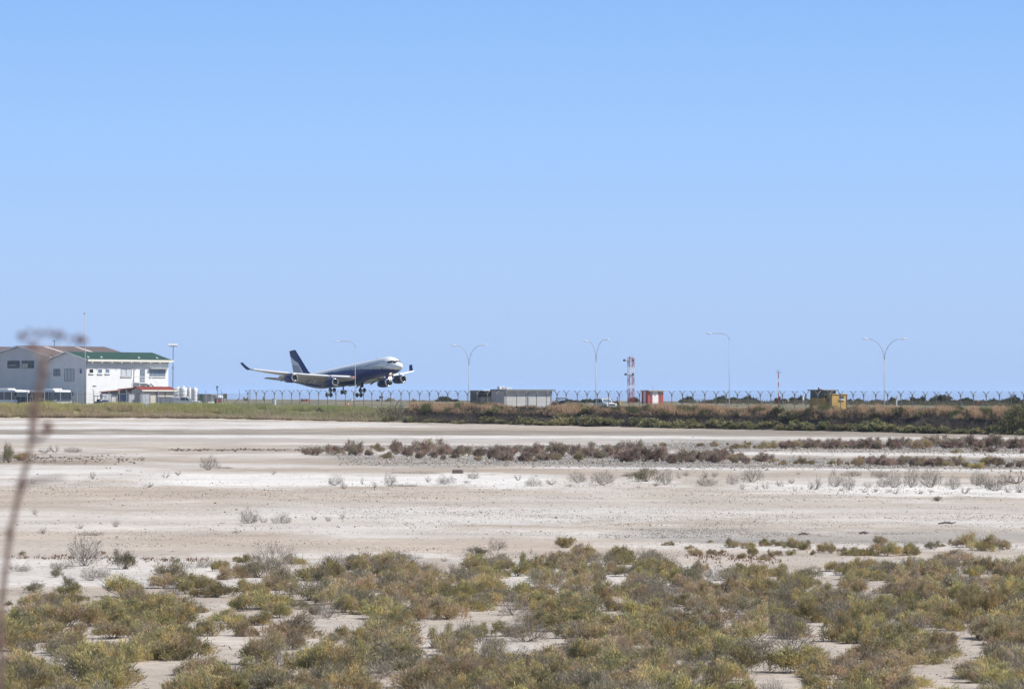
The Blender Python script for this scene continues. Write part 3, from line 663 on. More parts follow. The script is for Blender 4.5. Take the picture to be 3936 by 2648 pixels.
def lattice_mast():
    Y = 1100; b = at(2425, 1547, Y); t = tag(empty('lattice_mast', (b[0], Y, PLAT), R(20)), 'red and white lattice tower with two small platforms', 'mast')
    H = at(2425, 1375, Y)[2] - PLAT; w = 0.62
    def z(v): return at(2425, 1340 + v * .1658, Y)[2] - PLAT
    segs = [(0, z(930), 'red'), (z(930), z(850), 'white'), (z(850), z(620), 'red'), (z(620), z(430), 'white'), (z(430), H, 'red')]
    for z0, z1, c in segs:
        mb = MB(); n = max(1, round((z1 - z0) / 1.2))
        for sx in (-1, 1):
            for sy in (-1, 1): mb.tube([(sx * w, sy * w, z0), (sx * w, sy * w, z1)], 0.085, 4)
        for i in range(n):
            a, e = z0 + (z1 - z0) * i / n, z0 + (z1 - z0) * (i + 1) / n
            cs = [(-w, -w), (w, -w), (w, w), (-w, w)]
            for k in range(4):
                p, q = cs[k], cs[(k + 1) % 4]
                if (i + k) % 2: p, q = q, p
                mb.tube([(*p, a), (*q, e)], 0.045, 4); mb.tube([(*p, e), (*q, e)], 0.045, 4)
        mb.build('tower_section', M[c], t)
    for v, x0, x1 in ((288, -1.9, 0.6), (612, -1.5, 0.6)):
        mb = MB(); zz = z(v); mb.box(x0, x1, -0.8, 0.8, zz - 0.06, zz + 0.06)
        for x in (x0 + 0.05, x1 - 0.05): mb.box(x - 0.03, x + 0.03, -0.8, 0.8, zz + 0.06, zz + 0.45)
        mb.build('platform', M['galv'], t)
    mb = MB(); mb.tube([(w, w, H), (w, w, H + 0.9)], 0.025, 5); mb.build('antenna', M['galv'], t)
    mb = MB(); mb.lathe([(0.1, H), (0.16, H + 0.1), (0.12, H + 0.4)], 10, c=(-0.3, 0, 0)); mb.build('beacon', M['red'], t)
lattice_mast()
# --- ochre watch hut
def watch_hut():
    Y = 655; a = R(42); C = at(3198, 1500, Y); f = Frame((C[0], C[1], PLAT - 0.1), a)
    t = tag(f.root('watch_hut'), 'ochre watch hut with a dark glazed cabin on its left end', 'hut')
    L = f.front(3255, 1500)[0]; Wd = f.side(3178, 1500)[0]; h = f.front(3198, 1514)[1]
    w = MB(); w.box(0, L, 0, Wd, -0.2, h - 0.12); 
    # taller block to the left
    x1 = 0.0 + 0.35; y0 = Wd; y1 = f.side(3134, 1500)[0] + 0.6
    w.box(-0.6, 2.1, Wd + 0.003, y1, -0.2, f.side(3150, 1530)[1]); w.build('wall', M['yellow'], t)
    r = MB(); r.box(-0.08, L + 0.1, -0.12, Wd - 0.003, h - 0.118, h + 0.02); r.build('roof', M['yellow'], t)
    zc0 = f.side(3150, 1530)[1]; zc1 = f.side(3150, 1498)[1]
    g = MB(); g.box(-0.5, 2.0, Wd + 0.1, y1 - 0.1, zc0 + 0.003, zc1 - 0.12); cb = g.build('cabin', M['hutglass'], t)
    mu = MB()
    for k in range(5): y = Wd + 0.1 + (y1 - Wd - 0.2) * k / 4; mu.box(-0.55, -0.503, y - 0.05, y + 0.05, zc0, zc1 - 0.12)
    for k in range(4): x = -0.5 + 2.5 * k / 3; mu.box(x - 0.05, x + 0.05, Wd + 0.05, Wd + 0.097, zc0, zc1 - 0.12)
    mu.build('mullion', M['dgreen'], cb)
    r = MB(); r.box(-0.9, 2.4, Wd - 0.25, y1 + 0.25, zc1 - 0.118, zc1 + 0.02); rr = r.build('cabin_roof', M['brownsign'], t)
    q = MB(); q.tube([(0.3, y1 - 1.0, zc1), (0.3, y1 - 1.0, zc1 + 0.35)], 0.1, 8); q.build('beacon', M['dark'], rr); q = MB(); q.lathe([(0.3, zc1 + 0.02), (0.22, zc1 + 0.14), (0.05, zc1 + 0.2)], 10, c=(0.2, Wd + 1.6, 0)); q.build('roof_cap', M['orange_roof'], rr)
    a0, z1 = f.front(3080 + 1060 * .1373, 1460 + 450 * .1373); a1, z0 = f.front(3080 + 1182 * .1373, 1460 + 540 * .1373); window(t, 'f', (a0, a1, z0, z1), 1, M['hutglass'], True)
    b0, z1 = f.side(3080 + 795 * .1373, 1460 + 515 * .1373); b1, z0 = f.side(3080 + 730 * .1373, 1460 + 625 * .1373); window(t, 's', (b0, b1, z0, z1), 1, M['glass2'], False)
    d = MB(); d.tube([(L - 0.05, -0.06, 0), (L - 0.05, -0.06, h)], 0.06, 6); d.build('drainpipe', M['frame'], t)
watch_hut()

# ---------------------------------------------------------------- masts, lamps, fences
def flag_mast():
    Y = 770; b = at(327, 1560, Y); t = tag(empty('antenna_mast', (b[0], Y, PLAT)), 'tall thin grey mast standing at the office corner', 'mast')
    H = at(323, 1208, Y)[2] - PLAT
    mb = MB(); mb.tube([(0, 0, 0), (0, 0, H * 0.5), (-0.19, 0, H)], [0.11, 0.08, 0.05], 8); mb.build('pole', M['lampgrey'], t, smooth=True)
    mb = MB(); mb.lathe([(0.05, H), (0.12, H + 0.06), (0.12, H + 0.18), (0.03, H + 0.25)], 8, c=(-0.19, 0, 0)); mb.build('cap', M['galv'], t)
    mb = MB(); mb.box(-0.2, 0.2, -0.2, 0.2, 0, 0.05); mb.build('base_plate', M['galv'], t)
flag_mast()
def flood_mast():
    Y = 798; b = at(664, 1560, Y); t = tag(empty('floodlight_mast', (b[0], Y, PLAT)), 'thin floodlight mast right of the white office', 'light mast')
    H = at(666, 1330, Y)[2] - PLAT
    mb = MB(); mb.tube([(0, 0, 0), (0.05, 0, H)], [0.1, 0.06], 8); mb.build('pole', M['galv'], t)
    mb = MB(); mb.box(-0.75, 0.75, -0.05, 0.05, H - 0.08, H + 0.02); mb.build('crossbar', M['galv'], t)
    for x in (-0.55, 0.05, 0.6):
        mb = MB(); MM = Matrix.Translation((x, -0.1, H + 0.22)) @ Matrix.Rotation(R(-30), 4, 'X'); mb.box(-0.26, 0.26, -0.12, 0.12, -0.2, 0.2, M=MM); mb.build('floodlight', M['white'], t)
    mb = MB(); mb.box(-0.14, 0.14, -0.2, 0.0, H * 0.62, H * 0.62 + 0.4); mb.build('junction_box', M['mgrey'], t)
flood_mast()
FA = np.array([-45.9, 742.0]); FD = np.array([0.664, -0.747])
def fence_at(px):
    k = (px - CX) / FPX; s = (k * FA[1] - FA[0]) / (FD[0] - k * FD[1]); return FA + FD * s, s
def lamp(px, ytop, arms, label, dy=6.0):
    P, s = fence_at(px); Y = P[1] + dy; b = at(px, 1500, Y); H = at(px, ytop, Y)[2] - PLAT
    t = tag(empty('street_lamp', (b[0], Y, PLAT)), label, 'street lamp', 'street lamps behind the perimeter fence')
    k = FPX / Y
    mb = MB(); zs = H - (80 / k if len(arms) > 1 else 26 / k)
    mb.tube([(0, 0, 0), (0, 0, 1.2), (0, 0, zs)], [0.08, 0.065, 0.05], 10); mb.build('pole', M['lampgrey'], t, smooth=True)
    mb = MB(); mb.box(-0.22, 0.22, -0.22, 0.22, 0, 0.06); mb.build('base_plate', M['galv'], t)
    for (dx, dyy, bend) in arms:
        x1, z1 = dx / k, H + dyy / k
        pts = []
        for i in range(11):
            u = i / 10
            if bend == 'y':   # leaves the pole steeply and bends outwards
                x = x1 * (u ** 1.7); z = zs + (z1 - zs) * (1 - (1 - u) ** 1.9)
            else:             # tight quarter bend then level
                if u < 0.6: th = u / 0.6 * math.pi / 2; rr = abs(x1) * 0.42; x = math.copysign(rr * (1 - math.cos(th)), x1); z = zs + (z1 - zs) * math.sin(th)
                else: x = math.copysign(abs(x1) * (0.42 + 0.58 * (u - 0.6) / 0.4), x1); z = z1
            pts.append((x, 0, z))
        a = MB(); a.tube(pts, [0.048 - 0.014 * i / 10 for i in range(11)], 8); a.build('arm', M['lampgrey'], t, smooth=True)
        d = Vector(pts[-1]) - Vector(pts[-2]); d.normalize(); e = Vector(pts[-1]); ang = -math.atan2(d.z, d.x)
        MM = Matrix.Translation(e + d * 0.25) @ Matrix.Rotation(ang, 4, 'Y')
        hd = MB(); n = 10; prof = [(-0.35, 0.05), (-0.2, 0.13), (0.1, 0.19), (0.4, 0.17), (0.6, 0.06)]
        vs = []; fs = []
        for xx, rr in prof:
            for q in range(n):
                th = 2 * math.pi * q / n; vs.append(tuple(MM @ Vector((xx, rr * math.cos(th), rr * 0.55 * math.sin(th)))))
        for i in range(len(prof) - 1):
            for q in range(n): fs.append((i * n + q, i * n + (q + 1) % n, (i + 1) * n + (q + 1) % n, (i + 1) * n + q))
        fs += [tuple(range(n)), tuple((len(prof) - 1) * n + q for q in range(n))]
        hd.add(vs, fs); hd.build('lamp_head', M['white'], t, smooth=True)
lamp(1365, 1310, [(-62, -2, 's')], 'single armed street lamp standing in front of the airliner')
lamp(1802, 1324, [(-50, -4, 'y'), (50, -3, 'y')], 'twin armed street lamp left of the dark steel store')
lamp(2291, 1312, [(-32, 0, 'y'), (32, 6, 'y')], 'twin armed street lamp rising behind the white jeep')
lamp(2803, 1282, [(-68, 0, 's')], 'single armed street lamp right of the striped shed')
lamp(3399, 1303, [(-64, 0, 'y'), (64, 0, 'y')], 'twin armed street lamp right of the ochre watch hut')

def meshmat():
    mt = mat('chain_link', (0.23, 0.25, 0.26), 0.6, 0.2); t = mt.node_tree; out = t.nodes['Material Output']
    tr = t.nodes.new('ShaderNodeBsdfTransparent'); mx = t.nodes.new('ShaderNodeMixShader'); mx.inputs[0].default_value = 0.11
    t.links.new(tr.outputs[0], mx.inputs[1]); t.links.new(t.nodes['Principled BSDF'].outputs[0], mx.inputs[2]); t.links.new(mx.outputs[0], out.inputs[0]); return mt
M['mesh'] = meshmat()
def perimeter_fence():
    sp = 2.42; n = 80; t = tag(empty('perimeter_fence', (FA[0], FA[1], PLAT), math.atan2(FD[1], FD[0])), 'long chain link fence on Y topped posts along the bank crest', 'fence')
    hs, ht = 2.5, 3.02; ax = 0.62
    pm = MB(); pm.tube([(0, 0, -0.3), (0, 0, hs + 0.05)], 0.055, 6); pm.box(-0.08, 0.08, -0.08, 0.08, hs - 0.32, hs + 0.04)
    pm.tube([(0, 0, hs), (0, ax, ht)], 0.06, 5); pm.tube([(0, 0, hs), (0, -ax, ht)], 0.06, 5)
    p0 = pm.build('post', M['galv'], t); wob = random.Random(3)
    for i in range(1, n):
        q = p0.copy(); link(q, t); q.location = (i * sp + wob.uniform(-0.16, 0.16), 0, wob.uniform(-0.05, 0.05)); q.rotation_euler = (wob.uniform(-.015, .015), wob.uniform(-.015, .015), wob.uniform(-.1, .1))
    ms = MB(); ms.add([(0, 0.07, 0), (n * sp, 0.07, 0), (n * sp, 0.07, hs), (0, 0.07, hs)], [(0, 1, 2, 3)]); ms.build('chain_link', M['mesh'], t)
    wr = MB()
    for fr_ in (0.3, 0.65, 0.98):
        for sg in (-1, 1): wr.tube([(0, -sg * ax * fr_, hs + (ht - hs) * fr_), (n * sp, -sg * ax * fr_, hs + (ht - hs) * fr_)], 0.012, 3)
    for z in (0.1, 1.2, hs): wr.tube([(0, 0.07, z), (n * sp, 0.07, z)], 0.012, 3)
    wr.build('wire', M['galv'], t)
    for px in (965, 1545, 2290 - 133, 2999):
        s = fence_at(px)[1]; i = round(s / sp)
        for sg in ((1,) if px in (965, 2157) else (-1, 1)):
            b = MB(); b.tube([(i * sp, -0.1, 1.5), (i * sp + sg * 1.5, -0.25, -0.1)], 0.05, 5); b.build('brace', M['galv'], t)
    pl = MB(); pl.box(-0.2, n * sp, -0.08, 0.12, -0.3, 0.12); pl.build('plinth', M['concrete'], t)
perimeter_fence()
def yard_fence():
    posts = [-20, 44, 105, 170, 233, 297, 360, 420, 487, 548, 609, 669, 737, 792, 853, 920, 962]
    Y0 = 752; t = tag(empty('yard_fence', (at(0, 1500, Y0)[0], Y0, PLAT)), 'chain link yard fence on plain posts in front of the buses', 'fence')
    x0 = at(0, 1500, Y0)[0]; pm = MB(); pm.tube([(0, 0, -0.2), (0, 0, 2.75)], 0.07, 6); pm.tube([(0, 0, 2.7), (-0.16, -0.2, 3.1)], 0.055, 5); p0 = None
    for px in posts:
        x = at(px, 1500, Y0)[0] - x0
        if p0 is None: p0 = pm.build('post', M['alu'], t); p0.location = (x, 0, 0)
        else: q = p0.copy(); link(q, t); q.location = (x, 0, rnd.uniform(-0.1, 0.08)); q.rotation_euler = (0, rnd.uniform(-.02, .02), rnd.uniform(-.4, .4))
    xa, xb = at(-60, 1500, Y0)[0] - x0, at(962, 1500, Y0)[0] - x0
    ms = MB(); ms.add([(xa, 0.07, 0), (xb, 0.07, 0), (xb, 0.07, 2.35), (xa, 0.07, 2.35)], [(0, 1, 2, 3)]); ms.build('chain_link', M['mesh'], t)
    w = MB()
    for z in (0.1, 1.2, 2.35): w.tube([(xa, 0.07, z), (xb, 0.07, z)], 0.013, 3)
    w.build('wire', M['galv'], t)
    b = MB(); x = at(920, 1500, Y0)[0] - x0; b.tube([(x, 0, 1.6), (x - 1.9, -0.3, -0.1)], 0.055, 5); b.build('brace', M['galv'], t)
yard_fence()
def far_fence():
    t = tag(empty('coast_fence', (0, 0, PLAT)), 'faint far fence of thin posts near the sea edge', 'fence')
    P0 = np.array([-52, 738.0]) + N2 * 480; pm = MB(); pm.tube([(0, 0, 0), (0, 0, 2.9)], 0.07, 4); pm.tube([(0, 0, 2.6), (0.3, 0, 3.2)], 0.05, 4); pm.tube([(0, 0, 2.6), (-0.3, 0, 3.2)], 0.05, 4)
    p0 = None
    for i in range(70):
        p = P0 + FD * (i * 6.2 - 60)
        if p0 is None: p0 = pm.build('post', M['galv'], t); p0.location = (*p, 0)
        else: q = p0.copy(); link(q, t); q.location = (*p, 0)
    w = MB()
    for z in (0.4, 1.4, 2.4): w.tube([(*(P0 + FD * -60), z), (*(P0 + FD * 368), z)], 0.02, 3)
    w.build('wire', M['galv'], t)
far_fence()
def thin_mast():
    Y = 1000; b = at(2992, 1552, Y); t = tag(empty('wind_mast', (b[0], Y, PLAT)), 'very thin red and white mast with small crossbar', 'mast')
    def z(v): return at(2992, 1380 + v * .2145, Y)[2] - PLAT
    zz = [0, z(600), z(500), z(410), z(345), z(240)]
    for i in range(5):
        mb = MB(); mb.tube([(0, 0, zz[i]), (0, 0, zz[i + 1])], 0.11, 6); mb.build('pole_section', M['red'] if i % 2 == 0 else M['white'], t)
    mb = MB(); mb.box(-0.6, 0.6, -0.05, 0.05, zz[5] - 0.05, zz[5] + 0.06); mb.tube([(-0.35, 0, zz[5]), (-0.35, 0, zz[5] + 0.6)], 0.05, 5); mb.tube([(0.1, 0, zz[5]), (0.1, 0, zz[5] + 0.8)], 0.05, 5); mb.build('crossbar', M['mgrey'], t)
thin_mast()

# ---------------------------------------------------------------- vehicles
def wheel(parent, x, y, r, w, n=18):
    b = MB(); b.lathe([(r * 0.6, -w / 2), (r * 0.95, -w / 2), (r, -w / 2 + 0.04), (r, w / 2 - 0.04), (r * 0.95, w / 2), (r * 0.6, w / 2)], n, axis='y', c=(0, 0, 0))
    o = b.build('wheel', M['tyre'], parent, (x, y, r), smooth=False)
    h = MB(); h.lathe([(0.05, -w / 2 - 0.012), (r * 0.58, -w / 2 - 0.012), (r * 0.58, w / 2 + 0.012), (0.05, w / 2 + 0.012)], 14, axis='y'); h.build('rim', M['alu'], o); return o
def bus(px, Y, head, label, z=PLAT, L=13.0, Wd=3.0, H=2.95, dark_skirt=False):
    """local +x is forward"""
    p = at(px, 1550, Y); t = tag(empty('apron_bus', (p[0], Y, z), head), label, 'bus', 'apron buses parked behind the yard fence')
    b = MB()
    prof = [(-L / 2, 0.35), (L / 2 - 0.1, 0.35), (L / 2, 0.7), (L / 2 - 0.05, 1.2), (-L / 2, 1.2)]
    b.prism(prof, -Wd / 2, Wd / 2, axis='y'); b.prism([(-L / 2, H - 0.35), (L / 2 - 0.28, H - 0.35), (L / 2 - 0.45, H - 0.1), (L / 2 - 1.0, H), (-L / 2 + 0.1, H)], -Wd / 2, Wd / 2, axis='y')
    for x in [-L / 2 + 0.06, -L / 4, 0, L / 4]:
        for s in (-1, 1): b.box(x - 0.06, x + 0.06, s * Wd / 2 - 0.05, s * Wd / 2 + 0.004, 1.2, H - 0.35)
    b.build('body', M['white'], t)
    g = MB(); g.box(-L / 2 + 0.05, L / 2 - 0.5, -Wd / 2 + 0.03, -Wd / 2 + 0.07, 1.2, H - 0.35); g.box(-L / 2 + 0.05, L / 2 - 0.5, Wd / 2 - 0.07, Wd / 2 - 0.03, 1.2, H - 0.35); g.build('side_window', M['glass'], t)
    if dark_skirt: k_ = MB(); k_.box(-L / 2 + 0.1, L / 2 - 1.6, -Wd / 2 - 0.02, -Wd / 2 - 0.003, 0.4, 1.15); k_.box(L / 2 + 0.003, L / 2 + 0.02, -Wd / 2 + 0.1, Wd / 2 - 0.1, 0.9, 1.18); k_.build('skirt_panel', M['mgrey2'], t)
    g = MB(); g.add([(L / 2 - 0.06, -Wd / 2 + 0.05, 1.2), (L / 2 - 0.06, Wd / 2 - 0.05, 1.2), (L / 2 - 0.3, Wd / 2 - 0.05, H - 0.35), (L / 2 - 0.3, -Wd / 2 + 0.05, H - 0.35),
                     (L / 2 - 0.16, -Wd / 2 + 0.05, 1.2), (L / 2 - 0.16, Wd / 2 - 0.05, 1.2), (L / 2 - 0.4, Wd / 2 - 0.05, H - 0.35), (L / 2 - 0.4, -Wd / 2 + 0.05, H - 0.35)],
                    [(0, 1, 2, 3), (7, 6, 5, 4), (0, 3, 7, 4), (1, 5, 6, 2), (3, 2, 6, 7), (0, 4, 5, 1)]); g.build('windscreen', M['glass'], t)
    a = MB(); a.rbox(-L * 0.05, L * 0.28, -0.9, 0.9, H + 0.002, H + 0.28, 0.08); a.build('roof_unit', M['white'], t)
    bp = MB(); bp.box(L / 2 - 0.02, L / 2 + 0.1, -Wd / 2 + 0.1, Wd / 2 - 0.1, 0.5, 0.62); bp.box(L / 2 + 0.0, L / 2 + 0.06, -Wd / 2 + 0.2, Wd / 2 - 0.2, 0.8, 0.88); bp.build('bumper', M['white'], t)
    for s in (-1, 1):
        h = MB(); h.box(L / 2 - 0.0, L / 2 + 0.04, s * (Wd / 2 - 0.35) - 0.18, s * (Wd / 2 - 0.35) + 0.18, 0.64, 0.78); h.build('headlight', M['alu'], t)
        m_ = MB(); m_.tube([(L / 2 - 0.2, s * Wd / 2, H - 0.35), (L / 2 + 0.2, s * (Wd / 2 + 0.2), H - 0.4)], 0.03, 5); m_.box(L / 2 + 0.12, L / 2 + 0.26, s * (Wd / 2 + 0.2) - 0.1, s * (Wd / 2 + 0.2) + 0.1, H - 1.05, H - 0.4); m_.build('mirror', M['dark'], t)
    for x in (-L / 2 + 2.6, L / 2 - 2.8):
        for s in (-1, 1): wheel(t, x, s * (Wd / 2 - 0.16), 0.48, 0.3)
    return t
bus(192, 768, R(-62), 'white apron bus with wide windscreen beside the mast', dark_skirt=True)
bus(-8, 766, R(-40), 'white apron bus cut by the left edge of the photo')
def truck():
    p = at(62, 1550, 772); t = tag(empty('box_truck', (p[0], 772, PLAT), R(-30)), 'white box truck parked between the two apron buses', 'truck')
    b = MB(); b.rbox(0.5, 2.3, -1.1, 1.1, 0.5, 2.9, 0.12); b.build('cab', M['white'], t)
    b = MB(); b.box(-4, 0.4, -1.15, 1.15, 0.9, 3.0); b.build('cargo_box', M['white'], t)
    b = MB(); b.box(2.29, 2.32, -0.95, 0.95, 1.55, 2.45); b.box(0.9, 1.9, -1.12, -1.09, 1.55, 2.4); b.build('window', M['glass'], t)
    b = MB(); b.box(-4, 2.2, -0.5, 0.5, 0.5, 0.89); b.build('chassis', M['dark'], t)
    for x in (1.5, -2.6):
        for s in (-1, 1): wheel(t, x, s * 1.0, 0.45, 0.28)
truck()
def cage_trolley():
    p = at(92, 1550, 760); t = tag(empty('cage_trolley', (p[0], 760, PLAT), R(-10)), 'dark open cage trolley between the two apron buses', 'trolley')
    b = MB(); b.box(-1.4, 1.4, -0.8, 0.8, 0.4, 0.52); b.build('deck', M['dark'], t)
    b = MB()
    for x in (-1.35, -0.45, 0.45, 1.35):
        for y in (-0.75, 0.75): b.box(x - 0.04, x + 0.04, y - 0.04, y + 0.04, 0.52, 1.75)
    b.box(-1.45, 1.45, -0.85, 0.85, 1.75, 1.83); b.build('cage', M['mgrey'], t)
    b = MB(); b.box(-1.3, 1.3, 0.60, 0.66, 0.55, 1.7); b.build('curtain', M['tarp'], t)
    for x in (-1, 1):
        for s in (-1, 1): wheel(t, x, s * 0.65, 0.2, 0.14, 12)
cage_trolley()
def tug():
    p = at(388, 1555, 761); t = tag(empty('baggage_tug', (p[0], 761, PLAT), R(-20)), 'dark blue baggage tug with flat canopy in front of the orange roof', 'tug')
    b = MB(); b.rbox(-1.2, 1.15, -0.7, 0.7, 0.3, 0.95, 0.08); b.rbox(0.45, 1.2, -0.68, 0.68, 0.9, 1.15, 0.06); b.build('body', M['blue'], t)
    b = MB()
    for x in (-1.0, 0.5):
        for s in (-1, 1): b.tube([(x, s * 0.62, 0.9), (x, s * 0.62, 1.85)], 0.045, 5)
    b.build('canopy_frame', M['dark'], t); b = MB(); b.box(-1.2, 0.75, -0.75, 0.75, 1.85, 1.95); b.build('canopy', M['navyp'], t)
    b = MB(); b.rbox(-0.7, -0.2, -0.35, 0.35, 0.952, 1.35, 0.06); b.build('seat', M['black'], t)
    b = MB(); b.rbox(-0.1, 0.3, -0.5, 0.2, 0.952, 1.3, 0.05); b.build('dashboard', M['white'], t)
    b = MB(); b.lathe([(0.06, 1.95), (0.06, 2.1), (0.02, 2.14)], 8, c=(0.2, 0, 0)); b.build('beacon', M['orange'], t)
    for x in (-0.8, 0.75):
        for s in (-1, 1): wheel(t, x, s * 0.6, 0.32, 0.22, 14)
tug()
t_ = cargo_box(460, 454, 487, 1515, 762, R(20), M['tarp'], 'dark blue tarpaulin covered cargo container in the yard', 'cargo_container')
cargo_box(494, 489, 518, 1514, 763, R(20), M['lgrey'], 'light grey cargo container right of the tarpaulin covered one', 'cargo_container')
cargo_box(540, 534, 577, 1513, 762, R(20), M['lgrey'], 'wide light grey cargo container in front of the cream shed', 'cargo_container')
cargo_box(390, 386, 428, 1513, 765, R(20), M['white'], 'white box container under the orange sheet roof', 'cargo_container')
def dolly(px, Y, label, m, head=R(10)):
    p = at(px, 1555, Y); t = tag(empty('baggage_dolly', (p[0], Y, PLAT), head), label, 'dolly', 'baggage dollies in the yard')
    b = MB(); b.box(-1.2, 1.2, -0.7, 0.7, 0.38, 0.48); b.build('deck', m, t)
    b = MB(); b.tube([(-1.15, -0.65, 0.48), (-1.15, -0.65, 1.1), (-1.15, 0.65, 1.1), (-1.15, 0.65, 0.48)], 0.035, 5); b.tube([(1.2, 0, 0.4), (1.9, 0, 0.3)], 0.04, 5); b.build('handrail', M['galv'], t)
    for x in (-0.9, 0.9):
        for s in (-1, 1): wheel(t, x, s * 0.6, 0.19, 0.12, 12)
dolly(510, 757, 'baggage dolly with a rail below the light grey container', M['mgrey']); dolly(573, 756, 'dark blue flat dolly below the cream shed', M['blue']); dolly(642, 757, 'dark flat dolly behind the fence left of the pickup', M['dark'], R(-15))
cargo_box(614, 605, 664, 1526, 759, R(12), M['mgrey'], 'low grey service trailer parked left of the white pickup', 'service_trailer', 'trailer')
def pickup(px, Y, head, label, canvas=False, z=PLAT, grp=None):
    """local +x forward"""
    p = at(px, 1555, Y); t = tag(empty('pickup_truck', (p[0], Y, z), head), label, 'pickup')
    b = MB(); w = 0.88
    side = [(-2.55, 0.45), (2.5, 0.45), (2.6, 0.7), (2.5, 1.0), (1.0, 1.12), (-2.55, 1.1)]
    b.prism(side, -w, w, axis='y')
    b.prism([(-0.95, 1.09), (1.02, 1.09), (0.4, 1.72), (0.2, 1.78), (-0.75, 1.78), (-0.95, 1.7)], -w + 0.07, w - 0.07, axis='y'); b.build('body', M['white'], t)
    g = MB()
    for s in (-1, 1):
        y0, y1 = s * (w - 0.066), s * (w - 0.056)
        g.prism([(-0.82, 1.15), (0.0, 1.15), (0.0, 1.62), (-0.78, 1.62)], min(y0, y1), max(y0, y1), axis='y'); g.prism([(0.1, 1.15), (0.82, 1.15), (0.38, 1.62), (0.1, 1.62)], min(y0, y1), max(y0, y1), axis='y')
    g.build('side_window', M['glass'], t)
    g = MB(); dn = Vector((0.63, 0, 0.62)).normalized() * 0.012
    q = [(0.98, -w + 0.16, 1.13), (0.98, w - 0.16, 1.13), (0.44, w - 0.2, 1.68), (0.44, -w + 0.2, 1.68)]
    g.add([tuple(Vector(v) + dn) for v in q] + [tuple(Vector(v) - dn) for v in q], [(0, 1, 2, 3), (7, 6, 5, 4), (0, 4, 5, 1), (3, 2, 6, 7), (1, 5, 6, 2), (0, 3, 7, 4)]); g.build('windscreen', M['glass2'], t)
    c = MB()
    if canvas: c.rbox(-2.5, -0.98, -w + 0.05, w - 0.05, 1.103, 1.75, 0.08)
    else: c.rbox(-2.5, -0.98, -w + 0.06, w - 0.06, 1.103, 1.72, 0.08)
    c.build('load_cover', M['dgreen'] if canvas else M['lgrey'], t)
    c = MB(); c.box(2.52, 2.68, -w + 0.05, w - 0.05, 0.42, 0.62); c.build('bumper', M['alu'], t)
    gr = MB(); gr.box(2.545, 2.6, -0.5, 0.5, 0.68, 0.92); gr.build('grille', M['dark'], t)
    for s in (-1, 1):
        h = MB(); h.box(2.5, 2.58, s * 0.68 - 0.13, s * 0.68 + 0.13, 0.74, 0.94); h.build('headlight', M['alu'], t)
    bc = MB(); bc.lathe([(0.09, 1.78), (0.09, 1.92), (0.03, 1.96)], 8); bc.build('beacon', M['ypaint'], t)
    ml = MB()
    for s in (-1, 1): ml.box(0.72, 0.82, s * (w + 0.1) - 0.1, s * (w + 0.1) + 0.1, 1.15, 1.33)
    ml.build('mirror', M['dark'], t)
    for x in (-1.6, 1.65):
        for s in (-1, 1): wheel(t, x, s * (w - 0.1), 0.37, 0.24)
pickup(716, 758, R(-12), 'white pickup with roof beacon behind the fence below the tanks')
pickup(2326, 684, R(-66), 'white open jeep with dark rear canvas behind the tan grass', True)
def buggy():
    p = at(2152, 1555, 692); t = tag(empty('utility_buggy', (p[0], 692, PLAT), R(195)), 'dark roofed utility buggy right of the pale building', 'buggy')
    b = MB(); b.prism([(-1.5, 0.45), (1.2, 0.45), (1.35, 0.7), (1.25, 0.95), (0.75, 1.05), (-1.5, 1.0)], -0.75, 0.75, axis='y'); b.build('body', M['dark'], t)
    b = MB()
    for s in (-1, 1): b.tube([(0.75, s * 0.66, 1.0), (0.35, s * 0.62, 1.75), (-0.75, s * 0.62, 1.78), (-0.9, s * 0.66, 0.95)], 0.06, 6); b.tube([(-0.2, s * 0.64, 1.0), (-0.2, s * 0.62, 1.76)], 0.05, 6)
    b.build('cab_frame', M['dark'], t)
    b = MB(); b.rbox(-0.9, 0.5, -0.72, 0.72, 1.74, 1.88, 0.05); b.build('roof', M['brownsign'], t)
    b = MB(); b.rbox(0.75, 1.2, -0.6, 0.6, 1.0, 1.12, 0.03); b.build('bonnet', M['red'], t)
    b = MB(); b.rbox(-0.75, -0.3, -0.6, 0.6, 0.9, 1.4, 0.05); b.build('seat', M['black'], t)
    b = MB(); b.box(-2.3, -1.0, -0.72, 0.72, 0.85, 1.12); b.build('load_bed', M['mgrey'], t)
    for x in (-1.7, 0.85):
        for s in (-1, 1): wheel(t, x, s * 0.68, 0.36, 0.25)
buggy()
def roller():
    p = at(2357, 1555, 700); t = tag(empty('garden_tractor', (p[0], 700, PLAT), R(-30)), 'dark small tractor with exhaust pipe behind the white jeep', 'tractor')
    b = MB(); b.rbox(-0.9, 1.0, -0.4, 0.4, 0.5, 1.25, 0.1); b.build('body', M['dark'], t)
    b = MB(); b.rbox(-0.9, -0.35, -0.3, 0.3, 1.26, 1.7, 0.06); b.build('seat', M['black'], t)
    b = MB(); b.tube([(0.75, 0.1, 1.2), (0.75, 0.1, 2.05)], 0.06, 6); b.build('exhaust', M['red'], t)
    for s in (-1, 1): wheel(t, -0.6, s * 0.6, 0.62, 0.3); wheel(t, 0.75, s * 0.55, 0.38, 0.22)
roller()

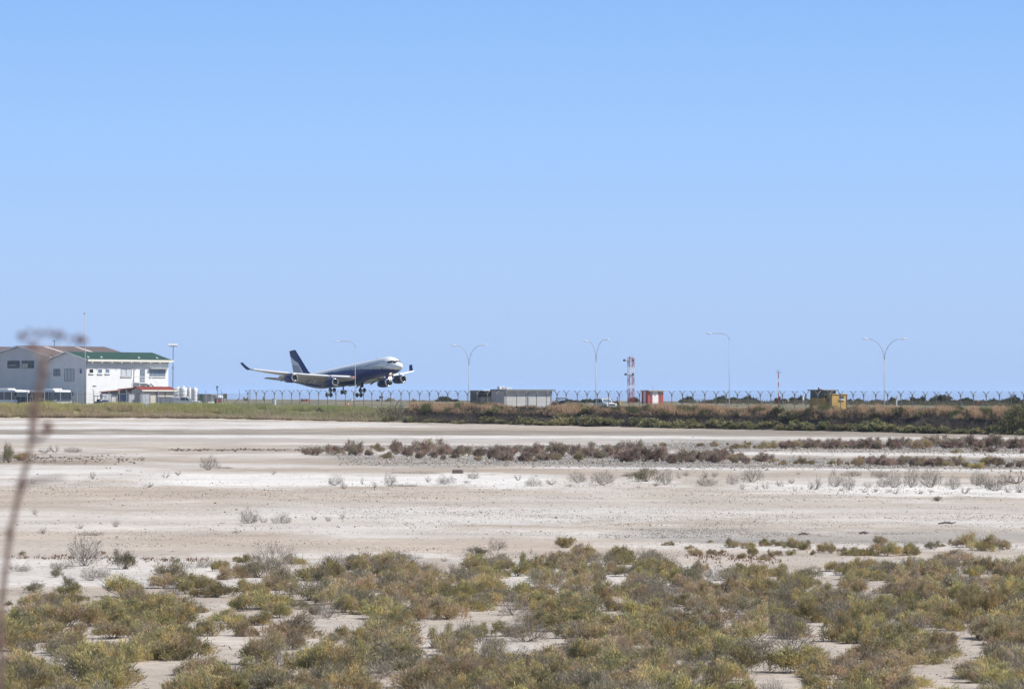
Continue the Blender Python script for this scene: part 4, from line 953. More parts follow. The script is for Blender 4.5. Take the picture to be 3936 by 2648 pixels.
# ---------------------------------------------------------------- small far things on the airfield
def far_box(px, pyb, w_px, h_px, m, label, name, cat, a=0.6, top=None):
    Y = min(2.55 * FPX / max(pyb - (HOR + (px - CX) * math.tan(ROLL)), 8), 1400); k = Y / FPX
    p = at(px, pyb, Y); z = float(height(p[0], Y)); t = tag(empty(name, (p[0], Y, z), a), label, cat)
    w = w_px * k / 1.25 / 2; h = h_px * k
    b = MB(); b.rbox(-w, w, -w, w, 0.0, h, min(w, h) * 0.08); b.build('body', m, t)
    c = MB(); c.box(-w * 1.08, w * 1.08, -w * 1.08, w * 1.08, h + 0.003, h + 0.08); c.build('lid', top or M['mgrey'], t)
    d = MB(); d.box(-w * 0.4, w * 0.4, -w - 0.04, -w - 0.003, h * 0.15, h * 0.75); d.build('panel', m, t)
far_box(1054, 1557, 14, 24, M['lgrey'], 'upright grey electrical cabinet on the field below the airliner tail', 'electrical_cabinet', 'cabinet')
far_box(1165, 1543, 14, 9, M['rust'], 'dark brown bin left of the orange box on the far field', 'bin', 'bin'); far_box(1181, 1543, 12, 9, M['orange_roof'], 'small orange box on the far field under the engine', 'crate', 'box')
far_box(1351, 1539, 9, 6, M['white'], 'tiny white marker box on the far field under the fuselage', 'marker_box', 'box'); far_box(3757, 1560, 19, 20, M['rust'], 'dark red box among the far bushes on the right', 'equipment_box', 'box')
far_box(2185, 1550, 8, 8, M['dark'], 'black drum in the grass right of the buggy', 'drum', 'drum'); far_box(2377, 1555, 16, 14, M['ypaint'], 'yellow runway sign box right of the white jeep', 'runway_sign', 'sign')
far_box(3029, 1553, 8, 17, M['white'], 'white cabinet between the far bushes right of the thin mast', 'cabinet', 'cabinet'); far_box(3087, 1553, 8, 30, M['white'], 'tall white cabinet left of the ochre watch hut', 'cabinet', 'cabinet')
def stand_box():
    Y = 1350; p = at(1465, 1538, Y); t = tag(empty('raised_hide', (p[0], Y, PLAT)), 'brown raised lookout box on legs far under the airliner nose', 'lookout')
    b = MB(); b.rbox(-0.6, 0.6, -0.5, 0.5, 0.75, 1.55, 0.05); b.build('box', M['brownsign'], t); b = MB(); b.box(-0.8, 0.8, -0.6, 0.6, 1.553, 1.62); b.build('roof', M['rust'], t)
    for x in (-0.45, 0.45):
        for y in (-0.4, 0.4): b = MB(); b.box(x - 0.07, x + 0.07, y - 0.07, y + 0.07, 0, 0.75); b.build('leg', M['brownsign'], t)
stand_box()
def white_pillar():
    Y = 930; p = at(3446, 1556, Y); t = tag(empty('beacon_pillar', (p[0], Y, PLAT)), 'white pillar with flat cap right of the last twin lamp', 'pillar')
    b = MB(); b.lathe([(0.16, 0), (0.13, 2.0)], 10); b.build('shaft', M['white'], t); b = MB(); b.box(-0.5, 0.5, -0.3, 0.3, 2.003, 2.2); b.build('cap', M['white'], t)
white_pillar()
def cone():
    p = onland(1337, 800); t = tag(empty('traffic_cone', tuple(p)), 'orange traffic cone behind the fence under the airliner', 'cone')
    b = MB(); b.box(-0.3, 0.3, -0.3, 0.3, 0, 0.06); b.build('base', M['orange'], t); b = MB(); b.lathe([(0.25, 0.06), (0.06, 0.95)], 12); b.build('body', M['orange'], t)
    b = MB(); b.lathe([(0.175, 0.42), (0.13, 0.62)], 12); b.build('band', M['white'], t)
cone()
p = onland(950, 760)
mb = MB()
for i in range(5): mb.rbox(-0.4 + i * 0.17, -0.26 + i * 0.17, -0.1, 0.1, 0.0, 0.15 + 0.1 * (i % 3), 0.03)
o = mb.build('rubble_heap', M['white'], None, (p[0], p[1], p[2])); tag(o, 'little heap of white rubble by the fence corner', 'rubble')

# ---------------------------------------------------------------- the airliner
def airliner():
    t = tag(empty('airliner'), 'four engined white and navy airliner landing with wheels down', 'airliner')
    pos = np.array(PLANE_POS); h, pch, rl = PLANE_ROT
    Fv = np.array([math.sin(h) * math.cos(pch), -math.cos(h) * math.cos(pch), math.sin(pch)]); Lf = np.array([math.cos(h), math.sin(h), 0.])
    Uv = np.cross(Fv, Lf); Lr = Lf * math.cos(rl) + Uv * math.sin(rl); Ur = np.cross(Fv, Lr)
    mw = Matrix.Identity(4)
    for i in range(3): mw[i][0] = Fv[i]; mw[i][1] = Lr[i]; mw[i][2] = Ur[i]; mw[i][3] = pos[i]
    t.matrix_world = mw
    # fuselage
    xs = np.concatenate([[0.0, 0.04, 0.12, 0.25, 0.45, 0.7, 1.0, 1.35], np.arange(1.75, 8, 0.35), np.arange(8, 41, 0.5), np.arange(41, 62.9, 0.45), [62.9]])
    I = lambda xp, yp: np.interp(xs, xp, yp)
    top = I([0, .04, .12, .25, .45, .7, 1.0, 1.4, 2.2, 3, 4, 5, 6.2, 7.5, 52, 57, 62.9], [-.72, -.55, -.42, -.25, -.05, .14, .36, .62, 1.22, 1.72, 2.2, 2.52, 2.74, 2.82, 2.82, 2.55, 1.95])
    bot = I([0, .04, .12, .25, .45, .7, 1.0, 1.4, 2.2, 3.2, 4.5, 6, 8, 40, 44, 48, 52, 56, 60, 62.9], [-.72, -.9, -1.03, -1.18, -1.36, -1.53, -1.7, -1.88, -2.15, -2.42, -2.64, -2.77, -2.82, -2.82, -2.6, -1.95, -1.0, 0.1, 1.05, 1.6])
    hw = I([0, .04, .12, .25, .45, .7, 1.0, 1.4, 2.2, 3.2, 4.5, 6, 8, 41, 46, 51, 56, 60, 62.9], [0.001, .22, .4, .6, .84, 1.06, 1.28, 1.52, 1.9, 2.26, 2.58, 2.75, 2.82, 2.82, 2.62, 2.1, 1.35, .72, .25])
    n = 72; th = np.linspace(0, 2 * math.pi, n, endpoint=False)
    cz = (top + bot) / 2; hh = (top - bot) / 2
    V = np.stack([-np.repeat(xs, n), (hw[:, None] * np.cos(th)).ravel(), (cz[:, None] + hh[:, None] * np.sin(th)).ravel()], 1)
    ns = len(xs); idx = np.arange(ns * n).reshape(ns, n)
    Fq = np.stack([idx[:-1], np.roll(idx[:-1], -1, 1), np.roll(idx[1:], -1, 1), idx[1:]], -1).reshape(-1, 4)
    zb = lambda x: np.interp(x, [0, 1.5, 5.5, 14, 17.3, 27, 36, 46, 52, 56, 60], [-2.2, -1.72, -1.0, -0.1, .33, 1.07, 1.25, 1.3, 1.9, 2.5, 3.2])
    zg = lambda x: np.interp(x, [0, 1.5, 5.5, 10, 17.3, 27, 34, 40, 46], [-2.2, -1.6, -.35, .45, 1.2, 1.9, 1.75, 1.45, 1.3])
    x = -V[:, 0]; z = V[:, 2]
    col = np.where((z > zg(x))[:, None], np.array([0.90, 0.91, 0.93]), np.array([0.50, 0.53, 0.56])); col = np.where((z < zb(x))[:, None], np.array([0.008, 0.028, 0.160]), col)
    pm = colmat('fuselage_paint', 0.35, 0.0, 0.0, spec=0.3)
    fu = npmesh('fuselage', V, Fq, pm, col, t, sm=True)
    # cockpit glazing wrapped on the nose
    def skin(xq, thq, off=0.02):
        w_, tp, bt = np.interp(xq, xs, hw), np.interp(xq, xs, top), np.interp(xq, xs, bot)
        return (-xq, (w_ + off) * math.cos(thq), (tp + bt) / 2 + ((tp - bt) / 2 + off) * math.sin(thq))
    def skin_z(xq, zq, side, off=0.02):
        tp, bt = np.interp(xq, xs, top), np.interp(xq, xs, bot); s_ = max(-1, min(1, (zq - (tp + bt) / 2) / ((tp - bt) / 2)))
        a_ = math.asin(s_); return skin(xq, a_ if side > 0 else math.pi - a_, off)
    cw = MB()
    for s in (-1, 1):
        for (xa, za0, za1, xb, zb0, zb1) in ((1.55, .38, .66, 2.25, .42, 1.05), (2.3, .42, 1.1, 3.1, .40, 1.15), (3.15, .42, 1.13, 3.9, .55, 1.05)):
            rows = 4; vs = []; fs = []
            for i in range(rows + 1):
                u = i / rows; xx = xa + (xb - xa) * u
                for j in range(4): zz = (za0 + (zb0 - za0) * u) * (1 - j / 3) + (za1 + (zb1 - za1) * u) * j / 3; vs.append(skin_z(xx, zz, s, 0.03))
            for i in range(rows):
                for j in range(3): fs.append((i * 4 + j, i * 4 + j + 1, i * 4 + j + 5, i * 4 + j + 4))
            cw.add(vs, fs)
    vs = []; fs = []                       # centre panes across the nose
    for i in range(5):
        xx = 1.35 + 0.62 * i / 4
        for j in range(13): 
            a_ = math.pi / 2 + (j / 12 - 0.5) * 1.9; vs.append(skin(xx, a_, 0.03))
    for i in range(4):
        for j in range(12): fs.append((i * 13 + j, i * 13 + j + 1, (i + 1) * 13 + j + 1, (i + 1) * 13 + j))
    cw.add(vs, fs); cw.build('cockpit_window', M['black'], fu)
    # cabin windows, one mesh copied
    w0 = None
    for x_ in [7.8 + 0.53 * i for i in range(15)] + [19.0 + 0.53 * i for i in range(28)]:
        zc = 0.95; pts = [skin_z(x_ + dx, zc + dz, -1, 0.02) for dx, dz in ((-.1, -.17), (.1, -.17), (.12, 0), (.1, .17), (-.1, .17), (-.12, 0))]
        if w0 is None:
            x00 = x_; mb = MB(); mb.add(pts, [tuple(range(6))]); w0 = mb.build('cabin_window', M['frame'], fu)
        else: q = w0.copy(); link(q, fu); q.location = (-(x_ - x00), 0, 0)
    for xd in (5.6,):                       # forward door outline
        mb = MB()
        for (a0, a1, b0, b1) in ((xd, xd + .05, -.7, 1.3), (xd + 1.05, xd + 1.1, -.7, 1.3), (xd, xd + 1.1, -.78, -.7), (xd, xd + 1.1, 1.28, 1.33)):
            vs = [skin_z(a0 + (a1 - a0) * i, b0 + (b1 - b0) * j / 8, -1, 0.015) for i in (0, 1) for j in range(9)]
            mb.add(vs, [(j, j + 1, 10 + j, 9 + j) for j in range(8)])
        mb.build('door_outline', M['mgrey'], fu)
    mb = MB(); xq = 2.9                      # small dark lettering under the cockpit side window
    for k in range(11):
        wd = 0.1; xx = xq + k * 0.17; mb.add([skin_z(xx, -.25, -1), skin_z(xx + wd, -.25, -1), skin_z(xx + wd, -.08, -1), skin_z(xx, -.08, -1)], [(0, 1, 2, 3)])
    mb.build('lettering', M['mgrey'], fu)
    bf = MB()                               # belly fairing between the wings
    prof = [(-18.5, .2), (-20.5, .75), (-24, 1.0), (-33, 1.0), (-37, .7), (-39.5, .15)]
    vs = []; fs = []
    for xx, sc in prof:
        for k in range(17): a_ = math.pi + math.pi * k / 16; vs.append((xx, 2.86 * math.cos(a_) * (0.9 + 0.12 * sc), -1.1 + (1.3 + 0.85 * sc) * math.sin(a_)))
    for i in range(len(prof) - 1):
        for k in range(16): fs.append((i * 17 + k, i * 17 + k + 1, (i + 1) * 17 + k + 1, (i + 1) * 17 + k))
    bf.add(vs, fs); bf.build('belly_fairing', M['navyp'], t, smooth=True)
    zw = lambda y: -1.75 + 0.097 * (y - 2.8) + 0.0022 * (y - 2.8) ** 2
    LE = lambda y: np.interp(y, [0, 2.8, 28.9], [-18.9, -20.7, -36.9]); TE = lambda y: np.interp(y, [0, 2.8, 9.4, 28.9], [-32.4, -32.4, -33.4, -39.3])
    foil = [(0, 0), (.012, .022), (.05, .045), (.15, .068), (.35, .075), (.6, .05), (.85, .02), (1, .002), (1, -.002), (.85, -.012), (.6, -.032), (.35, -.05), (.15, -.048), (.05, -.032), (.012, -.016)]
    def loft(mb, stations):                # stations: (y, xLE, xTE, z, thick scale, vertical?)
        m_ = len(foil); vs = []; fs = []
        for (y, xl, xt, z_, k, vert) in stations:
            c = xl - xt
            for (u, v) in foil:
                if vert: vs.append((xl - u * c, y + v * c * k, z_))
                else: vs.append((xl - u * c, y, z_ + v * c * k - u * c * 0.03))
        for i in range(len(stations) - 1):
            for j in range(m_): q = (j + 1) % m_; fs.append((i * m_ + j, i * m_ + q, (i + 1) * m_ + q, (i + 1) * m_ + j))
        fs += [tuple(range(m_)), tuple((len(stations) - 1) * m_ + j for j in range(m_))[::-1]]
        mb.add(vs, fs)
    for s in (-1, 1):
        yy = [0.5, 2.8, 6, 9.4, 14, 19.3, 24, 28.9]
        mb = MB(); loft(mb, [(s * y, LE(y) - 0.15, TE(y) + 0.9, zw(max(y, 2.8)), 1.0, False) for y in yy]); wg = mb.build('wing', M['lgrey'], t, smooth=True)
        for (y0, y1) in ((3.9, 9.0), (9.9, 18.9), (19.8, 28.6)):      # drooped leading edge slats
            mb = MB(); ys_ = np.linspace(y0, y1, 5); vs = []; fs = []
            for y in ys_:
                c = (LE(y) - TE(y)); a0 = LE(y) + 0.30
                k = 0.35 + 0.035 * c
                for (dx, dz) in ((-.75, .40), (-.3, .40), (.05, .22), (.18, .0), (.1, -.2), (-.35, -.26), (-.5, .0)): vs.append((a0 + dx * k * 2.0, s * y, zw(y) + dz * k * 1.6 - 0.05))
            for i in range(4):
                for j in range(7): q = (j + 1) % 7; fs.append((i * 7 + j, i * 7 + q, (i + 1) * 7 + q, (i + 1) * 7 + j))
            fs += [tuple(range(7)), tuple(28 + j for j in range(7))]
            mb.add(vs, fs); mb.build('slat', M['slat'], wg, smooth=False)
        for (y0, y1) in ((3.2, 9.2), (9.6, 19.8)):                     # flaps hanging behind
            mb = MB(); vs = []
            for y in (y0, y1):
                c = 1.0 + 0.11 * (LE(y) - TE(y)); z_ = zw(max(y, 2.8)) - 0.38
                for (dx, dz) in ((1.0, .10), (.5, .2), (-.85 * c, -.36 * c), (-.85 * c, -.41 * c), (.5, -.12), (1.0, -.02)): vs.append((TE(y) + dx, s * y, z_ + dz))
            mb.add(vs, [(j, (j + 1) % 6, 6 + (j + 1) % 6, 6 + j) for j in range(6)] + [(0, 1, 2, 3, 4, 5), (11, 10, 9, 8, 7, 6)]); mb.build('flap', M['lgrey'], wg)
        for y in (6.2, 11.8, 15.4, 18.6):                                # flap track fairings
            mb = MB(); x0 = TE(y); z_ = zw(y); k = 1.0 if y < 10 else 0.8
            mb.tube([(x0 + 3.2 * k, s * y, z_ - .55), (x0 + 1.5 * k, s * y, z_ - .85), (x0 - .4, s * y, z_ - 1.25), (x0 - 2.0 * k, s * y, z_ - 2.0 * k)], [.1, .3 * k, .34 * k, .06], 8); mb.build('flap_fairing', M['mgrey'], wg, smooth=True)
        mb = MB(); st_ = []                                              # winglet
        for u in (0, .3, .65, 1.0):
            y = 28.9 + 1.35 * u; st_.append((s * y, LE(28.9) - 0.35 - 2.6 * u, TE(28.9) - 0.2 - 1.9 * u, zw(28.9) + 2.35 * u ** 1.25, 0.7, True))
        loft(mb, st_); mb.build('winglet', M['navyp'], wg, smooth=True)
        # engines
        for (y, xi, zi) in ((9.4, -21.5, zw(9.4) - 2.1), (19.3, -28.2, zw(19.3) - 1.6)):
            e = MB(); c = (0, s * y, zi)
            e.lathe([(1.02, xi - .1), (1.14, xi - .35), (1.24, xi - 1.0), (1.27, xi - 2.0), (1.2, xi - 3.2), (1.0, xi - 4.5), (.82, xi - 5.2), (.7, xi - 5.15), (.3, xi - 5.1), (.02, xi - 5.8)], 32, axis='x', c=c, caps=False); en = e.build('engine', M['navyp'], t, smooth=True)
            q = MB(); pr = [(1.14, xi - .345), (1.08, xi - .12), (1.0, xi), (.92, xi - .06), (.88, xi - .3), (.87, xi - .9)]
            nn = 32; vs = []; fs = []
            for r_, x_ in pr:
                for k in range(nn): a_ = 2 * math.pi * k / nn; vs.append((x_, s * y + (r_ + .004) * math.cos(a_), zi + (r_ + .004) * math.sin(a_)))
            for i in range(len(pr) - 1):
                for k in range(nn): fs.append((i * nn + k, i * nn + (k + 1) % nn, (i + 1) * nn + (k + 1) % nn, (i + 1) * nn + k))
            q.add(vs, fs); q.build('inlet_lip', M['lip'], en, smooth=True)
            q = MB(); q.lathe([(.02, xi + .0 - .25), (.12, xi - .45), (.26, xi - .7), (.86, xi - .75), (.86, xi - .8)], 28, axis='x', c=c); q.build('fan', M['fan'], en)
            q = MB(); q.prism([(xi - .9, zi + 1.15), (xi - 4.6, zi + .7), (xi - 6.4, zw(y) - .35), (xi - 4.0, zw(y) - .1), (xi - 2.6, zw(y) + .02)], s * y - .16, s * y + .16, axis='y'); q.build('pylon', M['mgrey'], en)
        # tailplane
        mb = MB(); loft(mb, [(s * .8, -53.6, -59.6, 1.35, .8, False), (s * 9.7, -59.6, -62.0, 2.55, .8, False)]); mb.build('tailplane', M['mgrey'], t, smooth=True)
    # fin with its curved bands
    fl = [(0, 0), (.02, .02), (.1, .045), (.3, .06), (.6, .045), (1, .003), (1, -.003), (.6, -.045), (.3, -.06), (.1, -.045), (.02, -.02)]
    vs = []; fs = []; cl = []; nz = 60; nu = 24
    for i in range(nz + 1):
        u = i / nz; z_ = 2.3 + (11.0 - 2.3) * u; xl = np.interp(z_, [2.3, 3.4, 11.0], [-48.8, -51.2, -58.3]); xt = np.interp(z_, [2.3, 11.0], [-59.6, -61.8]); c = xl - xt
        for side in (1, -1):
            for k in range(nu + 1):
                a_ = k / nu; hf = np.interp(a_, [0, .02, .1, .3, .6, 1], [0, .02, .045, .06, .045, .004]) * side
                X_ = xl - a_ * c; vs.append((X_, hf * c * .8, z_))
                # bands run from the trailing edge high up, down to the leading edge low down
                b1 = np.interp(a_, [.29, .31, .376, .6, 1.0], [2.0, 4.5, 6.8, 7.7, 9.4]); b2 = np.interp(a_, [.35, .38, .45, .7, 1.0], [2.0, 3.6, 5.85, 6.3, 6.65]); b3 = np.interp(a_, [.62, .8, 1.0], [2.0, 3.1, 3.8])
                cc = (.009, .028, .15)
                if z_ < b1 and a_ > .29: cc = (.80, .81, .84)
                if z_ < b2 and a_ > .35: cc = (.42, .45, .50)
                if z_ < b3 and a_ > .62: cc = (.03, .03, .06)
                cl.append(cc)
    row = 2 * (nu + 1)
    for i in range(nz):
        for sd in (0, 1):
            for k in range(nu): o_ = i * row + sd * (nu + 1) + k; fs.append((o_, o_ + 1, o_ + 1 + row, o_ + row))
    tp = nz * row; fs += [(tp + k, tp + k + 1, tp + nu + 2 + k, tp + nu + 1 + k) for k in range(nu)]
    npmesh('fin', np.array(vs), np.array(fs), pm, np.array(cl), t, sm=False)
    # landing gear
    def gw(parent, x_, y_, z_, r_, w_):
        b = MB(); b.lathe([(r_ * .5, -w_ / 2), (r_ * .92, -w_ / 2), (r_, -w_ / 2 + .08), (r_, w_ / 2 - .08), (r_ * .92, w_ / 2), (r_ * .5, w_ / 2)], 20, axis='y'); b.build('wheel', M['tyre'], parent, (x_, y_, z_))
    def gear(x_, y_, ztop, zc, wheels, label):
        g = MB(); g.tube([(x_, y_, ztop), (x_, y_, zc)], [.24, .18], 10); g.tube([(x_ + .1, y_, ztop), (x_ - 1.4 if y_ else x_ - .9, y_ * .75, ztop)], .1, 6); g.tube([(x_, y_, zc + 1.5), (x_ + 1.3, y_ * .85, ztop)], .11, 6)
        if len(wheels) == 4: d = .62; g.tube([(x_ + 1.05, y_, zc + d), (x_ - 1.05, y_, zc - d)], .16, 8)
        for (dx, dy_, dz) in wheels:
            if dy_ > 0: g.tube([(x_ + dx, y_ - dy_, zc + dz), (x_ + dx, y_ + dy_, zc + dz)], .1, 6)
        go = g.build('landing_gear', M['mgrey'], t); 
        for (dx, dy_, dz) in wheels: gw(go, x_ + dx, y_ + dy_, zc + dz, .68 if len(wheels) > 2 or y_ == 0 and x_ < -20 else .53, .45)
        return go
    bog = [(dx, dy_, dz) for dx, dz in ((1.0, .6), (-1.0, -.6)) for dy_ in (-.7, .7)]
    for s in (-1, 1):
        go = gear(-31.0, s * 5.35, -1.6, -5.2, bog, '')
        d = MB(); d.box(-31.9, -30.1, s * 5.9 - .04, s * 5.9 + .04, -3.6, -1.9); d.build('gear_door', M['navyp'], go)
    gear(-32.2, 0, -2.6, -4.95, [(0, -.55, 0), (0, .55, 0)], '')
    ng = gear(-6.6, 0, -2.5, -5.05, [(0, -.36, 0), (0, .36, 0)], '')
    for s in (-1, 1):
        d = MB(); d.box(-7.6, -5.6, s * .75 - .03, s * .75 + .03, -3.7, -2.7); d.build('gear_door', M['navyp'], ng)
    l = MB(); l.lathe([(.05, -6.25), (.27, -6.25), (.27, -6.35), (.05, -6.4)], 14, axis='x', c=(0, -.3, -3.65)); l.lathe([(.05, -6.25), (.22, -6.25), (.22, -6.35), (.05, -6.4)], 14, axis='x', c=(0, .3, -3.65)); l.build('landing_light', M['light'], ng)
    l = MB(); l.lathe([(.04, -6.2), (.17, -6.2), (.17, -6.3), (.04, -6.35)], 12, axis='x', c=(0, -.42, -3.0)); l.lathe([(.04, -6.2), (.15, -6.2), (.15, -6.3), (.04, -6.35)], 12, axis='x', c=(0, .42, -3.0)); l.build('taxi_light', M['redlight'], ng)
    l = MB(); l.lathe([(.02, -20.55), (.16, -20.7), (.16, -20.8)], 10, axis='x', c=(0, -3.5, -1.7)); l.build('wing_light', M['redlight'], t)
    a = MB(); a.prism([(-12.2, 2.75), (-13.3, 2.75), (-13.1, 3.1), (-12.7, 3.1)], -.04, .04, axis='y'); a.build('antenna', M['mgrey'], fu)
PLANE_POS = (-32.73, 1257.9, 14.76); PLANE_ROT = (R(34.68), R(6.42), R(-0.24))
airliner()

# ---------------------------------------------------------------- plants
M['olive'] = colmat('saltbush_leaf', 0.85, 0.012, 0.2, 0.38); M['drytwig'] = colmat('dry_twig', 0.9, 0.01, 0.2)
M['grassmat'] = colmat('grass_blade', 0.85, 0.0, 0.0, 0.5)
def blades(P, D, L, Wd, C0, C1, g):
    """diamond blades: base P, unit direction D, length L, half width Wd, colours root and tip"""
    n = len(P); side = np.cross(D, g.normal(size=(n, 3))); side /= np.linalg.norm(side, axis=1, keepdims=True) + 1e-9
    mid = P + D * L[:, None] * 0.45; tip = P + D * L[:, None]
    V = np.stack([P, mid + side * Wd[:, None], tip, mid - side * Wd[:, None]], 1).reshape(-1, 3)
    F = np.arange(4 * n).reshape(n, 4)
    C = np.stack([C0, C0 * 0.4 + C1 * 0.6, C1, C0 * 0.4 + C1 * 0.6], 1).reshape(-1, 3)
    return V, F, C
PAL = {
 'olive': np.array([[0.531, 0.444, 0.199], [0.402, 0.379, 0.18], [0.593, 0.483, 0.208], [0.321, 0.315, 0.172], [0.497, 0.395, 0.227]]),
 'green': np.array([[0.334, 0.297, 0.16], [0.422, 0.357, 0.168], [0.272, 0.245, 0.151], [0.474, 0.38, 0.177]]),
 'brown': np.array([[0.484, 0.38, 0.236], [0.428, 0.371, 0.207], [0.536, 0.398, 0.245], [0.501, 0.447, 0.218], [0.41, 0.352, 0.263]]),
 'rust': np.array([[0.422, 0.314, 0.255], [0.386, 0.314, 0.245], [0.467, 0.344, 0.266], [0.378, 0.344, 0.234]]),
 'greybush': np.array([[0.397, 0.359, 0.248], [0.331, 0.314, 0.19], [0.451, 0.403, 0.291], [0.292, 0.275, 0.158]]),
 'coast': np.array([[0.112, 0.126, 0.068], [0.15, 0.154, 0.083], [0.09, 0.105, 0.06], [0.18, 0.168, 0.105]]),
 'foot': np.array([[0.345, 0.328, 0.16], [0.265, 0.265, 0.132], [0.391, 0.356, 0.171], [0.218, 0.218, 0.121]]),
}
def shrub_mesh(name, pal, seed, nclump=42, per=26, L=.13, Wd=.016, tall=.5, up=.75):
    g = np.random.default_rng(seed); cols = PAL[pal]; Ps = []; Ds = []; Ls = []; Ws = []; C0 = []; C1 = []
    lob = [(g.uniform(-.26, .26), g.uniform(-.26, .26), g.uniform(.14, .38), g.uniform(.5, 1.12)) for _ in range(4)]
    for c in range(nclump):
        lx, ly, lr, lh = lob[c % 4]; a = g.uniform(0, 2 * math.pi); r = math.sqrt(g.uniform(0, 1)) * lr
        hx = lx + r * math.cos(a); hy = ly + r * math.sin(a); k = max(0, 1 - (r / lr) ** 2) ** .5
        hz = tall * lh * (0.12 + 0.80 * k * g.uniform(.45, 1.0)); cc = cols[g.integers(len(cols))] * g.uniform(.8, 1.2)
        nn = per; q = g.normal(size=(nn, 3)) * np.array([.055, .055, .05])
        P = np.array([hx, hy, hz]) + q; P[:, 2] = np.clip(P[:, 2], 0.0, None)
        D = np.array([hx * 1.1, hy * 1.1, up * 0.6]) + g.normal(size=(nn, 3)) * .28; D[:, 2] = abs(D[:, 2]) + .1; D /= np.linalg.norm(D, axis=1, keepdims=True)
        Ps.append(P); Ds.append(D); Ls.append(g.uniform(.55, 1.25, nn) * L); Ws.append(g.uniform(.7, 1.3, nn) * Wd)
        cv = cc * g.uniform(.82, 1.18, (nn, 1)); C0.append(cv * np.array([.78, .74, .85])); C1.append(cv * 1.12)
    P, D, L_, W_, c0, c1 = map(np.concatenate, (Ps, Ds, Ls, Ws, C0, C1))
    return blades(P, D, L_, W_, c0, c1, g)
def twig_mesh(seed, n0=9, tall=.5, spread=.5, thick=.007, depth=3, col=(.20, .175, .155), up=.9):
    g = random.Random(seed); V = []; F = []; C = []
    def seg(p, q, r0_, r1_):
        d = (q - p); 
        if d.length < 1e-6: return
        d.normalize(); a = d.cross(Vector((g.uniform(-1, 1), g.uniform(-1, 1), g.uniform(-1, 1)))); a.normalize(); b = d.cross(a); i0 = len(V)
        for (c, r_) in ((p, r0_), (q, r1_)):
            for t in range(3): th = t * 2.0944; V.append(tuple(c + (a * math.cos(th) + b * math.sin(th)) * r_))
        for t in range(3): F.append((i0 + t, i0 + (t + 1) % 3, i0 + 3 + (t + 1) % 3, i0 + 3 + t))
        v = g.uniform(.75, 1.2); C.extend([tuple(x * v for x in col)] * 6)
    def grow(p, d, ln, r, k):
        for s in range(2):
            q = p + d * ln * .5; q.z = max(q.z, .01); seg(p, q, r, r * .8); p = q; r *= .8
            d = (d + Vector((g.uniform(-.3, .3), g.uniform(-.3, .3), g.uniform(-.1, .28)))).normalized()
        if k:
            for _ in range(g.choice((2, 2, 3, 3))): grow(p, (d + Vector((g.uniform(-.65, .65), g.uniform(-.65, .65), g.uniform(-.25, .5)))).normalized(), ln * g.uniform(.55, .85), r * .75, k - 1)
    for i in range(n0):
        a = g.uniform(0, 6.283); e = g.uniform(.25, up); d = Vector((math.cos(a) * spread * 2 * (1 - e * .6), math.sin(a) * spread * 2 * (1 - e * .6), e * tall * 2)).normalized()
        grow(Vector((g.uniform(-.03, .03), g.uniform(-.03, .03), 0)), d, g.uniform(.16, .26), thick, depth)
    V = np.array(V); h = V[:, 2].max(); w = max(np.ptp(V[:, 0]), .01); V[:, 2] *= tall / h; V[:, :2] /= w
    return V, np.array(F), np.array(C)
def lib(kind):
    out = []
    if kind in ('olive', 'brown', 'green', 'greybush', 'rust'):
        nv = {'olive': 6, 'brown': 5, 'green': 3, 'greybush': 3, 'rust': 5}[kind]
        for i in range(nv):
            V, F, C = shrub_mesh(kind, kind, 100 + i * 7 + len(kind), nclump=40 if kind != 'rust' else 34, per=90 if kind != 'greybush' else 50, L=.082 if kind != 'rust' else .10, Wd=.0068 if kind != 'rust' else .010)
            T = twig_mesh(50 + i, 9 if kind != 'greybush' else 16, .60, .5, .009, 3)
            out.append((V, F, C, T))
    return out
def make_proto(name, kind, i, spec):
    V, F, C, T = spec
    o = npmesh(name, V, F, M['olive'], C, None, (0, 0, -100)); 
    tg = npmesh('branches', T[0], T[1], M['drytwig'], T[2], o); return o
class Kind:
    def __init__(s, name, maker): s.name = name; s.maker = maker; s.protos = []; s.used = set(); s.k = 0
    def place(s, P, w, h, rz=None, depth=None):
        if not s.protos: s.protos = s.maker()
        i = s.k % len(s.protos); s.k += 1; p = s.protos[i]
        o = p if i not in s.used else dup(p)
        s.used.add(i); o.location = P; o.rotation_euler = (0, 0, rnd.uniform(0, 6.283) if rz is None else rz)
        o.scale = (w, depth or w, h / 0.5); return o
def plants(name, kind): return Kind(name, lambda: [make_proto(name, kind, i, sp) for i, sp in enumerate(lib(kind))])
